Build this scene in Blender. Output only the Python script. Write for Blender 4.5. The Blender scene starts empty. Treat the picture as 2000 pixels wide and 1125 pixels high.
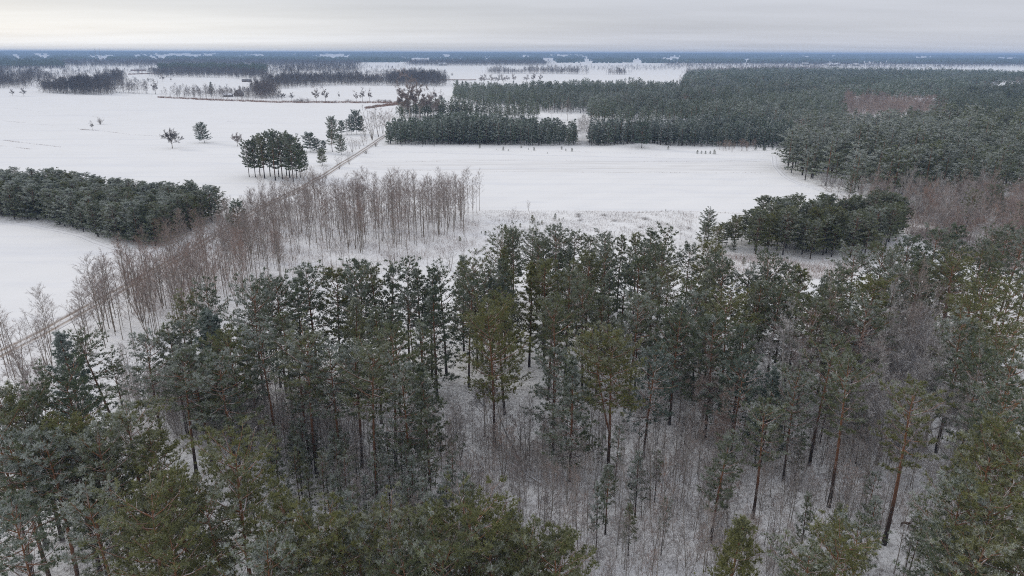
import bpy, math, random
import numpy as np
from mathutils import Matrix, Vector

C = bpy.context.scene.collection
SC = bpy.context.scene
R = math.radians

# ------------------------------------------------------------------ camera
W0, H0, FPX = 2000.0, 1125.0, 1333.0
CAMH, PITCH, ROLL = 50.0, R(19.0), math.atan(6 / 2000.0)
_fwd = np.array([0, math.cos(PITCH), -math.sin(PITCH)])
_r0 = np.array([1.0, 0, 0]); _u0 = np.array([0, math.sin(PITCH), math.cos(PITCH)])
_right = _r0 * math.cos(ROLL) + _u0 * math.sin(ROLL)
_up = _u0 * math.cos(ROLL) - _r0 * math.sin(ROLL)
cam_d = bpy.data.cameras.new('camera'); cam = bpy.data.objects.new('camera', cam_d); C.objects.link(cam)
cam_d.sensor_width = 36; cam_d.lens = 36 * FPX / W0; cam_d.clip_start = 0.5; cam_d.clip_end = 120000
_m = Matrix.Identity(4)
for i in range(3):
    _m[i][0] = _right[i]; _m[i][1] = _up[i]; _m[i][2] = -_fwd[i]
_m[2][3] = CAMH
cam.matrix_world = _m
SC.camera = cam

# ------------------------------------------------------------------ sky, sun, exposure
SUN_EL, SUN_AZ = R(24), R(-62)          # azimuth clockwise from +Y: the sun stands to the left, ahead of the camera
w = bpy.data.worlds.new('World'); SC.world = w; w.use_nodes = True
nt = w.node_tree; nt.nodes.clear(); N = nt.nodes.new; L = nt.links.new

def nmath(nt, op, a, b=None, clamp=False):
    n = nt.nodes.new('ShaderNodeMath'); n.operation = op; n.use_clamp = clamp
    for i, v in enumerate((a, b)):
        if v is None: continue
        if isinstance(v, (int, float)): n.inputs[i].default_value = v
        else: nt.links.new(v, n.inputs[i])
    return n.outputs[0]

def nmix(nt, f, a, b, blend='MIX'):
    n = nt.nodes.new('ShaderNodeMix'); n.data_type = 'RGBA'; n.blend_type = blend
    for s, v in ((n.inputs[0], f), (n.inputs[6], a), (n.inputs[7], b)):
        if isinstance(v, (int, float)): s.default_value = v
        elif isinstance(v, tuple): s.default_value = (*v, 1) if len(v) == 3 else v
        else: nt.links.new(v, s)
    return n.outputs[2]

def nramp(nt, f, stops, interp='LINEAR'):
    n = nt.nodes.new('ShaderNodeValToRGB'); n.color_ramp.interpolation = interp
    e = n.color_ramp.elements
    while len(e) < len(stops): e.new(0.5)
    for k, (p, c) in enumerate(stops):
        e[k].position = p; e[k].color = (c, c, c, 1) if isinstance(c, (int, float)) else (*c, 1)
    nt.links.new(f, n.inputs[0])
    return n.outputs[0]

def nnoise(nt, vec, scale, detail=4, rough=0.55, lac=2.0):
    n = nt.nodes.new('ShaderNodeTexNoise'); n.inputs['Scale'].default_value = scale
    n.inputs['Detail'].default_value = detail; n.inputs['Roughness'].default_value = rough
    if vec is not None: nt.links.new(vec, n.inputs['Vector'])
    return n.outputs[0]

def nmap(nt, vec, scale=(1, 1, 1), rot=(0, 0, 0), loc=(0, 0, 0)):
    n = nt.nodes.new('ShaderNodeMapping'); n.inputs['Scale'].default_value = scale
    n.inputs['Rotation'].default_value = rot; n.inputs['Location'].default_value = loc
    nt.links.new(vec, n.inputs['Vector']); return n.outputs[0]

sky = N('ShaderNodeTexSky'); sky.sky_type = 'NISHITA'; sky.sun_disc = False
sky.sun_elevation = SUN_EL; sky.sun_rotation = SUN_AZ
tc = N('ShaderNodeTexCoord'); sep = N('ShaderNodeSeparateXYZ'); L(tc.outputs['Generated'], sep.inputs[0])
zc = nmath(nt, 'MAXIMUM', sep.outputs[2], 0.0)
den = nmath(nt, 'ADD', zc, 0.035)
cx = nmath(nt, 'DIVIDE', sep.outputs[0], den); cy = nmath(nt, 'DIVIDE', sep.outputs[1], den)
cmb = N('ShaderNodeCombineXYZ'); L(cx, cmb.inputs[0]); L(cy, cmb.inputs[1])
streak = nnoise(nt, nmap(nt, cmb.outputs[0], (0.11, 0.20, 1), (0, 0, R(12))), 1.0, 5, 0.55)
streak2 = nnoise(nt, nmap(nt, cmb.outputs[0], (0.05, 0.12, 1), (0, 0, R(-8)), (3, 7, 0)), 1.0, 3, 0.5)
# brighter, warmer cloud towards the sun
dsun = nmath(nt, 'ADD', nmath(nt, 'MULTIPLY', sep.outputs[0], math.sin(SUN_AZ)), nmath(nt, 'MULTIPLY', sep.outputs[1], math.cos(SUN_AZ)))
glow = nramp(nt, dsun, [(0.0, 0.0), (0.30, 0.0), (0.62, 0.35), (0.95, 1.0)])
low = nramp(nt, zc, [(0.0, 1.0), (0.03, 0.95), (0.055, 0.45), (0.085, 0.12), (0.5, 0.4)])
ccol = nmix(nt, nmath(nt, 'MULTIPLY', glow, 0.5), (5.45, 5.6, 6.15), (6.85, 6.85, 6.85))
ccol = nmix(nt, nmath(nt, 'MULTIPLY', glow, low), ccol, (8.8, 8.75, 8.5))
var = nmath(nt, 'ADD', nmath(nt, 'MULTIPLY', nmath(nt, 'SUBTRACT', streak, 0.5), 0.60), nmath(nt, 'MULTIPLY', nmath(nt, 'SUBTRACT', streak2, 0.5), 0.50))
zen = nramp(nt, zc, [(0.0, 1.0), (0.10, 1.0), (0.5, 1.38), (1.0, 1.56)])
bright = nmath(nt, 'MULTIPLY', nmath(nt, 'ADD', var, 1.0), zen)
vm = N('ShaderNodeVectorMath'); vm.operation = 'SCALE'; L(ccol, vm.inputs[0]); L(bright, vm.inputs['Scale'])
cover = nramp(nt, streak2, [(0.2, 0.86), (0.8, 0.98)])
mixed = nmix(nt, cover, sky.outputs[0], vm.outputs[0])
bg = N('ShaderNodeBackground'); bg.inputs[1].default_value = 0.1; L(mixed, bg.inputs[0])
wo = N('ShaderNodeOutputWorld'); L(bg.outputs[0], wo.inputs[0])

sd = bpy.data.lights.new('sun', 'SUN'); sun = bpy.data.objects.new('sun', sd); C.objects.link(sun)
sd.energy = 0.9; sd.angle = R(14); sd.color = (1.0, 0.95, 0.87)
_sv = Vector((math.sin(SUN_AZ) * math.cos(SUN_EL), math.cos(SUN_AZ) * math.cos(SUN_EL), math.sin(SUN_EL)))
sun.rotation_euler = _sv.to_track_quat('Z', 'Y').to_euler()
SC.view_settings.view_transform = 'Standard'; SC.view_settings.look = 'None'
SC.view_settings.exposure = 0.20; SC.view_settings.gamma = 1.0
try: SC.view_settings.use_curve_mapping = False
except Exception: pass
cy_ = SC.cycles
cy_.max_bounces = 4; cy_.diffuse_bounces = 3; cy_.glossy_bounces = 1; cy_.transmission_bounces = 2
cy_.transparent_max_bounces = 4; cy_.volume_bounces = 0
cy_.use_denoising = False; cy_.denoiser = 'OPENIMAGEDENOISE'; cy_.denoising_input_passes = 'RGB_ALBEDO_NORMAL'; cy_.denoising_prefilter = 'ACCURATE'
cy_.use_adaptive_sampling = False
cy_.sample_clamp_indirect = 6.0; cy_.pixel_filter_type = 'BLACKMAN_HARRIS'; cy_.filter_width = 1.05

# ------------------------------------------------------------------ geometry of the place
def ray(px, py):
    d = _fwd * FPX + _right * (px - W0 / 2) - _up * (py - H0 / 2)
    return d
def at(px, py, z=0.0):
    """the point at height z that the photograph shows at this pixel"""
    d = ray(px, py); t = (z - CAMH) / d[2]
    return (d[0] * t, d[1] * t)
def pix(x, y, z):
    v = np.array([x, y, z - CAMH]); f = v @ _fwd
    return (W0 / 2 + FPX * (v @ _right) / f, H0 / 2 - FPX * (v @ _up) / f, f)

MX, MY = at(1258, 287)
def g(x, y):
    """height of the ground"""
    x = np.asarray(x, float); y = np.asarray(y, float)
    near = np.clip((y - 20) / 60, 0, 1)
    h = 0.18 * np.sin(x * 0.071 + 1.3) * np.sin(y * 0.063) + 0.10 * np.sin(x * 0.19 + y * 0.13) + 0.07 * np.sin(x * 0.31 - y * 0.27 + 2)
    h = h * near * np.clip(1 - (y - 250) / 300, 0.35, 1)
    h = h + 1.5 * np.exp(-(((x - MX) / 14) ** 2 + ((y - MY - 4) / 7) ** 2))
    far = np.clip((y - 3300) / 2500, 0, 1); r = np.clip((y - 6000) / 4200, 0, 1); r = r * r * (3 - 2 * r)
    h = h + far * 2 * np.sin(x / 1300 + 1) * np.sin(y / 900) + r * (33 + 4 * np.sin(x / 2100 + .6) - np.clip(x / 9000, -.3, 1) * 9)   # a long low rise closes the plain
    return h

def inpoly(P, x, y):
    x = np.asarray(x, float); y = np.asarray(y, float); ins = np.zeros(x.shape, bool)
    n = len(P)
    for i in range(n):
        x1, y1 = P[i]; x2, y2 = P[(i + 1) % n]
        if y1 == y2: continue
        c = ((y1 > y) != (y2 > y)) & (x < (x2 - x1) * (y - y1) / (y2 - y1) + x1)
        ins ^= c
    return ins
def gp(pts): return [at(*p) for p in pts]

def scatter(pts, spacing, rng, jit=0.75, ground=False):
    """points about this far apart in a polygon given in pixels of ground points"""
    P = pts if ground else gp(pts)
    xs = [p[0] for p in P]; ys = [p[1] for p in P]
    X, Y = np.meshgrid(np.arange(min(xs), max(xs) + spacing, spacing), np.arange(min(ys), max(ys) + spacing, spacing))
    X = X + np.where((np.arange(X.shape[0]) % 2)[:, None] == 1, spacing * .5, 0)
    X = (X + rng.uniform(-.5, .5, X.shape) * spacing * jit).ravel(); Y = (Y + rng.uniform(-.5, .5, Y.shape) * spacing * jit).ravel()
    k = inpoly(P, X, Y)
    return X[k], Y[k]

# ------------------------------------------------------------------ materials
def mat(name):
    m = bpy.data.materials.new(name); m.use_nodes = True
    m.node_tree.nodes.clear()
    return m, m.node_tree
def finish(nt, col, rough=0.9, bump=None, dist=0.02, diffuse=False):
    if diffuse:
        b = nt.nodes.new('ShaderNodeBsdfDiffuse')
    else:
        b = nt.nodes.new('ShaderNodeBsdfPrincipled'); b.inputs['Roughness'].default_value = rough
        b.inputs['Specular IOR Level'].default_value = 0.25
    if isinstance(col, tuple): b.inputs[0].default_value = (*col, 1)
    else: nt.links.new(col, b.inputs[0])
    if bump is not None:
        n = nt.nodes.new('ShaderNodeBump'); n.inputs['Distance'].default_value = dist; n.inputs['Strength'].default_value = 1
        nt.links.new(bump, n.inputs['Height']); nt.links.new(n.outputs[0], b.inputs['Normal'])
    o = nt.nodes.new('ShaderNodeOutputMaterial'); nt.links.new(b.outputs[0], o.inputs[0])
def attr(nt, name):
    n = nt.nodes.new('ShaderNodeAttribute'); n.attribute_name = name
    s = nt.nodes.new('ShaderNodeSeparateColor'); nt.links.new(n.outputs['Color'], s.inputs[0])
    return s.outputs
def objcol(nt):
    n = nt.nodes.new('ShaderNodeObjectInfo')
    s = nt.nodes.new('ShaderNodeSeparateColor'); nt.links.new(n.outputs['Color'], s.inputs[0])
    return s.outputs, n.outputs['Random']
def tco(nt): return nt.nodes.new('ShaderNodeTexCoord').outputs['Object']
def normal_z(nt):
    n = nt.nodes.new('ShaderNodeNewGeometry'); s = nt.nodes.new('ShaderNodeSeparateXYZ')
    nt.links.new(n.outputs['Normal'], s.inputs[0]); return s.outputs[2]

def needles_material():
    m, nt = mat('pine_needles')
    a = attr(nt, 'cover'); oc, rnd = objcol(nt)
    base = nmix(nt, oc[0], (0.106, 0.132, 0.080), (0.170, 0.172, 0.066))
    base = nmix(nt, oc[2], base, (0.096, 0.132, 0.106))
    base = nmix(nt, a[0], nmix(nt, 1.0, base, (0.72, 0.72, 0.72), 'MULTIPLY'), nmix(nt, 1.0, base, (1.45, 1.42, 1.3), 'MULTIPLY'))
    # rime and snow lodged in the outer tufts, more on the windward side
    tcn = nt.nodes.new('ShaderNodeTexCoord')
    vt = nt.nodes.new('ShaderNodeVectorTransform'); vt.vector_type = 'VECTOR'; vt.convert_from = 'OBJECT'; vt.convert_to = 'WORLD'
    cv = nt.nodes.new('ShaderNodeAttribute'); cv.attribute_name = 'out'
    nt.links.new(cv.outputs['Vector'], vt.inputs[0])
    d = nt.nodes.new('ShaderNodeVectorMath'); d.operation = 'DOT_PRODUCT'; nt.links.new(vt.outputs[0], d.inputs[0])
    d.inputs[1].default_value = (-0.62, -0.25, 0.55)
    expo = nmath(nt, 'ADD', nmath(nt, 'MULTIPLY', d.outputs['Value'], 0.75), 0.42, True)
    f = nramp(nt, nmath(nt, 'MULTIPLY', nmath(nt, 'MULTIPLY', a[1], expo), nmath(nt, 'MULTIPLY', oc[1], 2.1), True), [(0.10, 0.0), (0.85, 0.70)])
    col = nmix(nt, f, base, (0.52, 0.55, 0.535))
    b = nt.nodes.new('ShaderNodeBsdfDiffuse'); t = nt.nodes.new('ShaderNodeBsdfTranslucent'); mx = nt.nodes.new('ShaderNodeMixShader'); mx.inputs[0].default_value = 0.25
    nt.links.new(col, b.inputs[0]); nt.links.new(col, t.inputs[0]); nt.links.new(b.outputs[0], mx.inputs[1]); nt.links.new(t.outputs[0], mx.inputs[2])
    o = nt.nodes.new('ShaderNodeOutputMaterial'); nt.links.new(mx.outputs[0], o.inputs[0])
    return m
def bark_pine():
    m, nt = mat('pine_bark')
    co = tco(nt); s = nt.nodes.new('ShaderNodeSeparateXYZ'); nt.links.new(co, s.inputs[0])
    n1 = nnoise(nt, nmap(nt, co, (3, 3, 0.7)), 2.0, 4)
    hgt = nmath(nt, 'ADD', nmath(nt, 'MULTIPLY', s.outputs[2], 0.06), nmath(nt, 'MULTIPLY', nmath(nt, 'SUBTRACT', n1, 0.5), 0.5))
    col = nramp(nt, hgt, [(0.06, (0.040, 0.033, 0.030)), (0.24, (0.070, 0.045, 0.034)), (0.42, (0.150, 0.070, 0.038)), (0.85, (0.22, 0.105, 0.05))])
    a = attr(nt, 'cover')
    col = nmix(nt, a[0], col, (0.17, 0.155, 0.14))        # dead grey branches
    sn = nramp(nt, normal_z(nt), [(0.35, 0.0), (0.8, 1.0)])
    sn = nmath(nt, 'MULTIPLY', sn, nramp(nt, nnoise(nt, co, 1.3, 3), [(0.42, 0.0), (0.6, 0.75)]))
    col = nmix(nt, sn, col, (0.66, 0.68, 0.72))
    finish(nt, col, 0.9, n1, 0.02); return m
def bark_plain(name, dark, pale, snow=0.8, scale=2.0):
    m, nt = mat(name); co = tco(nt); oc, rnd = objcol(nt)
    n1 = nnoise(nt, nmap(nt, co, (2.5, 2.5, 0.8)), scale, 4)
    col = nmix(nt, nramp(nt, n1, [(0.35, 0.0), (0.65, 1.0)]), dark, pale)
    sn = nramp(nt, normal_z(nt), [(0.25, 0.0), (0.7, 1.0)])
    sn = nmath(nt, 'MULTIPLY', nmath(nt, 'MULTIPLY', sn, snow), nramp(nt, nnoise(nt, co, 1.1, 3), [(0.35, 0.2), (0.6, 1.0)]))
    col = nmix(nt, sn, col, (0.66, 0.68, 0.72))
    finish(nt, col, diffuse=True); return m
def twig_material():
    m, nt = mat('bare_twigs')
    a = attr(nt, 'cover'); oc, rnd = objcol(nt)
    base = nmix(nt, oc[0], (0.205, 0.178, 0.158), (0.26, 0.172, 0.134))
    base = nmix(nt, oc[2], base, (0.062, 0.056, 0.056))
    base = nmix(nt, a[0], nmix(nt, 1.0, base, (0.6, 0.6, 0.6), 'MULTIPLY'), nmix(nt, 1.0, base, (1.5, 1.45, 1.4), 'MULTIPLY'))
    f = nmath(nt, 'MULTIPLY', a[1], oc[1], True)
    finish(nt, nmix(nt, f, base, (0.60, 0.60, 0.61)), diffuse=True); return m

M_NEEDLE = needles_material(); M_BARK = bark_pine()
M_BIRCH = bark_plain('birch_bark', (0.13, 0.108, 0.088), (0.36, 0.32, 0.27), 0.3)
M_GREYB = bark_plain('grey_bark', (0.19, 0.17, 0.15), (0.44, 0.41, 0.37), 0.95)
M_TWIG = twig_material()

# ------------------------------------------------------------------ mesh builder
class MB:
    def __init__(s): s.V = []; s.F = []; s.M = []; s.A = []; s.O = []; s.S = []; s.n = 0
    def add(s, V, F, m=0, a=(0, 0, 0), out=(0, 0, 0), smooth=False):
        V = np.asarray(V, float).reshape(-1, 3); F = np.asarray(F, int).reshape(-1, 3); k = len(F)
        s.V.append(V); s.F.append(F + s.n); s.n += len(V)
        s.M.append(np.full(k, m)); s.A.append(np.broadcast_to(np.asarray(a, float), (k, 3))); s.O.append(np.broadcast_to(np.asarray(out, float), (k, 3)))
        s.S.append(np.full(k, smooth))
    def tube(s, P, r, sides=5, m=0, a=(0, 0, 0)):
        P = np.asarray(P, float); r = np.asarray(r, float); n = len(P)
        T = np.gradient(P, axis=0); T /= np.linalg.norm(T, axis=1)[:, None] + 1e-9
        ref = np.array([0.31, 0.95, 0.05]) if abs(T[0, 2]) > 0.6 else np.array([0.05, 0.1, 1.0])
        U = np.cross(T, ref); U /= np.linalg.norm(U, axis=1)[:, None] + 1e-9
        Wv = np.cross(T, U)
        th = np.arange(sides) * 2 * math.pi / sides
        ring = P[:, None, :] + r[:, None, None] * (np.cos(th)[None, :, None] * U[:, None, :] + np.sin(th)[None, :, None] * Wv[:, None, :])
        i = np.arange(n - 1)[:, None] * sides; j = np.arange(sides)[None, :]; j2 = (j + 1) % sides
        q = np.stack([i + j, i + j2, i + sides + j2, i + sides + j], -1).reshape(-1, 4)
        s.add(ring.reshape(-1, 3), np.concatenate([q[:, [0, 2, 1]], q[:, [0, 3, 2]]]), m, a, smooth=True)
    def blades(s, B, D, wid, m=0, a=(0, 0, 0), out=(0, 0, 0), rng=None):
        """thin triangles from B along D"""
        k = len(B); rv = rng.normal(size=(k, 3)); U = np.cross(D, rv); U /= np.linalg.norm(U, axis=1)[:, None] + 1e-9
        U *= np.asarray(wid).reshape(-1, 1) * .5
        V = np.stack([B - U, B + U, B + D], 1).reshape(-1, 3)
        s.add(V, np.arange(3 * k).reshape(-1, 3), m, a, out)
    def arrays(s):
        return (np.concatenate(s.V), np.concatenate(s.F), np.concatenate(s.M), np.concatenate(s.A), np.concatenate(s.O), np.concatenate(s.S))
    def mesh(s, name, mats):
        return mesh_from(name, *s.arrays(), mats)

def mesh_from(name, V, F, M, A, O, S, mats):
    me = bpy.data.meshes.new(name); nv, nf = len(V), len(F)
    me.vertices.add(nv); me.vertices.foreach_set('co', V.astype(np.float32).ravel())
    me.loops.add(nf * 3); me.loops.foreach_set('vertex_index', F.astype(np.int32).ravel())
    me.polygons.add(nf); me.polygons.foreach_set('loop_start', np.arange(0, nf * 3, 3, dtype=np.int32))
    me.polygons.foreach_set('material_index', M.astype(np.int32)); me.polygons.foreach_set('use_smooth', S.astype(bool))
    c = me.attributes.new('cover', 'FLOAT_COLOR', 'FACE')
    c.data.foreach_set('color', np.concatenate([A, np.ones((nf, 1))], 1).astype(np.float32).ravel())
    if np.any(O):
        o = me.attributes.new('out', 'FLOAT_VECTOR', 'FACE'); o.data.foreach_set('vector', O.astype(np.float32).ravel())
    for m in mats: me.materials.append(m)
    me.update(calc_edges=True)
    return me

def merged(name, tpls, X, Y, Z, S, RZ, pick, tint=None, mats=None, widen=None):
    """one mesh of many trees: for stands that nobody would count. tint shifts the cover attribute per tree"""
    Vs, Fs, Ms, As, Os, Ss = [], [], [], [], [], []; n = 0
    for k, t in enumerate(tpls):
        idx = np.nonzero(pick == k)[0]
        if not len(idx): continue
        V, F, M, A, O, Sm = t; c, s_ = np.cos(RZ[idx]), np.sin(RZ[idx])
        ww = S[idx] * (widen[idx] if widen is not None else 1)
        vx = (V[None, :, 0] * c[:, None] - V[None, :, 1] * s_[:, None]) * ww[:, None] + X[idx][:, None]
        vy = (V[None, :, 0] * s_[:, None] + V[None, :, 1] * c[:, None]) * ww[:, None] + Y[idx][:, None]
        vz = V[None, :, 2] * S[idx][:, None] + Z[idx][:, None]
        Vs.append(np.stack([vx, vy, vz], -1).reshape(-1, 3))
        Fs.append((F[None] + (np.arange(len(idx)) * len(V))[:, None, None] + n).reshape(-1, 3)); n += len(V) * len(idx)
        Ms.append(np.tile(M, len(idx))); Ss.append(np.tile(Sm, len(idx)))
        a = np.tile(A[None], (len(idx), 1, 1))
        if tint is not None: a = a + tint[idx][:, None, :]
        As.append(np.clip(a, 0, 1).reshape(-1, 3))
        ox = O[None, :, 0] * c[:, None] - O[None, :, 1] * s_[:, None]; oy = O[None, :, 0] * s_[:, None] + O[None, :, 1] * c[:, None]
        Os.append(np.stack([ox, oy, np.broadcast_to(O[None, :, 2], ox.shape)], -1).reshape(-1, 3))
    return mesh_from(name, np.concatenate(Vs), np.concatenate(Fs), np.concatenate(Ms), np.concatenate(As), np.concatenate(Os), np.concatenate(Ss), mats)

# ------------------------------------------------------------------ tree forms
def unit(v): return v / (np.linalg.norm(v, axis=-1, keepdims=True) + 1e-9)

def pine(seed, h=19.0, c0=0.5, rad=2.6, form='broad', limbs=34, subs=7, tufts=5, needles=8, nl=0.34, nw=0.055, lean=0.0, dead=14, fork=False, trunk_r=None, lo=False):
    """trunk and crown builders of a Scots pine: long bare stem, limbs that carry cloud-like pads of needle tufts"""
    rng = np.random.default_rng(seed); T = MB(); K = MB()
    r0 = trunk_r or 0.0105 * h
    n = 4 if lo else 10; t = np.linspace(0, 1, n)
    amp = (0.0 if lo else 0.25) * h / 19
    ph = rng.uniform(0, 6, 4)
    tx = amp * (np.sin(t * 3.1 + ph[0]) - math.sin(ph[0])) * t + lean * h * t ** 1.3; ty = amp * (np.sin(t * 2.7 + ph[1]) - math.sin(ph[1])) * t
    P = np.stack([tx, ty, t * h], 1)
    rr = r0 * (1 - t) ** 0.75 + 0.02
    if not lo: rr[0] *= 1.25
    T.tube(P, rr, 3 if lo else 7, 0)
    stems = [(P, rr)]
    if fork:
        k = 3; q = P[k:].copy(); u = np.linspace(0, 1, len(q))
        q[:, 0] += -1.9 * u ** 0.8; q[:, 1] += 0.5 * u; q[:, 2] = P[k, 2] + (q[:, 2] - P[k, 2]) * 0.9
        T.tube(q, rr[k:] * 0.75, 7, 0); stems.append((q, rr[k:]))
    cen = np.array([np.interp(c0 + (1 - c0) * .45, t, tx), np.interp(c0 + (1 - c0) * .45, t, ty), h * (c0 + (1 - c0) * .45)])
    ch = h * (1 - c0) * .55
    LB, LD, LO, LA = [], [], [], []
    for (Q, qr) in stems:
        zq = Q[:, 2]
        m = limbs if not fork else int(limbs * .62)
        for k in range(m):
            u = (k + rng.uniform(0, 1)) / m
            z = h * (c0 + (1 - c0) * u * 0.985)
            z = min(z, zq[-1] - 0.05)
            b = np.array([np.interp(z, zq, Q[:, 0]), np.interp(z, zq, Q[:, 1]), z])
            az = k * 2.39996 + rng.uniform(-.5, .5)
            if form == 'broad': prof = math.sqrt(max(0.04, 1 - ((u - 0.36) / 0.69) ** 2)); el = R(-4 + 52 * u)
            elif form == 'slender': prof = 0.30 + 0.70 * math.sin(math.pi * min(1, 0.18 + u * 0.80)) * (1 - 0.35 * u); el = R(2 + 52 * u)
            elif form == 'conical': prof = 1.02 * (1 - u) ** 0.8 + 0.10; el = R(-2 + 58 * u)
            elif form == 'young': prof = math.sqrt(max(0.02, 1 - ((u - 0.22) / 0.80) ** 2)); el = R(4 + 60 * u)
            else: prof = math.sqrt(max(0.03, 1 - ((u - 0.5) / 0.6) ** 2)); el = R(5 + 45 * u)      # open
            Ln = rad * prof * rng.uniform(0.55, 1.18)
            el += rng.normal() * 0.14
            d = np.array([math.cos(az) * math.cos(el), math.sin(az) * math.cos(el), math.sin(el)])
            s = np.linspace(0, 1, 2 if lo else 4)
            LP = b + d * Ln * s[:, None]; LP[:, 2] += 0.16 * Ln * s ** 2 - 0.05 * Ln * np.sin(s * math.pi)
            if not lo:
                K.tube(LP, (0.016 + 0.018 * Ln) * (1 - s * .8), 3, 1)
            ns = max(2, int(round(subs * (0.4 + 0.6 * Ln / rad))))
            for q in range(ns):
                sq = 0.26 + 0.74 * (q + rng.uniform(.2, 1)) / ns
                pb = np.array([np.interp(sq, s, LP[:, i]) for i in range(3)])
                side = (-1) ** q * rng.uniform(0.5, 1.25)
                sd_ = np.array([math.cos(az + side) * math.cos(el * .6), math.sin(az + side) * math.cos(el * .6), math.sin(el * .6) + rng.uniform(-.05, .35)])
                sl = Ln * 0.46 * (1.15 - 0.55 * sq) * rng.uniform(.6, 1.2)
                if not lo and nl < 0.5: K.blades(pb[None], (sd_ * sl)[None], [0.035], 1, rng=rng)
                tq = rng.uniform(0.45, 1.08, tufts)
                tp = pb + sd_ * sl * tq[:, None] + rng.normal(size=(tufts, 3)) * np.array([.15, .15, .075]) * (rad / 4) ** .5
                ax = unit(sd_ * 0.55 + np.array([0, 0, 0.75]) + rng.normal(size=(tufts, 3)) * 0.35)
                shade = rng.uniform(0, 1) * .45
                tw = np.repeat(shade + rng.uniform(0, .55, tufts), needles)
                B_ = np.repeat(tp, needles, 0); D_ = unit(np.repeat(ax, needles, 0) + rng.normal(size=(tufts * needles, 3)) * 0.62)
                LB.append(B_); LD.append(D_ * (nl * rng.uniform(.65, 1.2, (tufts * needles, 1))))
                o = (tp - cen) / np.array([rad, rad, ch]); o = np.repeat(o, needles, 0)
                o = o * 0.8 + np.stack([np.zeros(len(B_)), np.zeros(len(B_)), D_[:, 2] * 0.5], 1)
                LO.append(o)
                patch = 0.5 + 0.5 * math.sin(pb[0] * 2.1 + ph[2]) * math.sin(pb[1] * 2.3 + ph[3]) + rng.normal() * .25
                sn = np.clip(np.repeat(np.clip(rng.normal(patch, .3, tufts), 0, 1), needles) * rng.uniform(0.25, 1.15, len(B_)), 0, 1)
                LA.append(np.stack([tw, sn, np.zeros(len(B_))], 1))
    B_, D_, O_, A_ = map(np.concatenate, (LB, LD, LO, LA))
    K.blades(B_, D_, np.full(len(B_), nw), 0, A_, O_, rng)
    for k in range(dead):
        z = h * rng.uniform(c0 * 0.45, c0 + .22); az = rng.uniform(0, 6.28); Ln = rng.uniform(.6, 1.0) * rad * rng.uniform(.35, 1.0)
        b = np.array([np.interp(z, P[:, 2], P[:, 0]), np.interp(z, P[:, 2], P[:, 1]), z]); el = rng.uniform(-.35, .35)
        s = np.linspace(0, 1, 4); d = np.array([math.cos(az) * math.cos(el), math.sin(az) * math.cos(el), math.sin(el)])
        LP = b + d * Ln * s[:, None]; LP[:, 2] += rng.uniform(-.2, .25) * Ln * s ** 2
        LP += rng.normal(size=LP.shape) * .05 * s[:, None]
        T.tube(LP, 0.026 * (1 - .75 * s), 3, 0, (1, 0, 0))
        for q in range(2):
            j = rng.integers(1, 4); e = LP[j] + np.array([math.cos(az + (q - .5) * 2), math.sin(az + (q - .5) * 2), rng.uniform(-.3, .3)]) * Ln * .35
            T.tube(np.array([LP[j], e]), np.array([0.014, 0.006]), 3, 0, (1, 0, 0))
    return T, K

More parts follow.
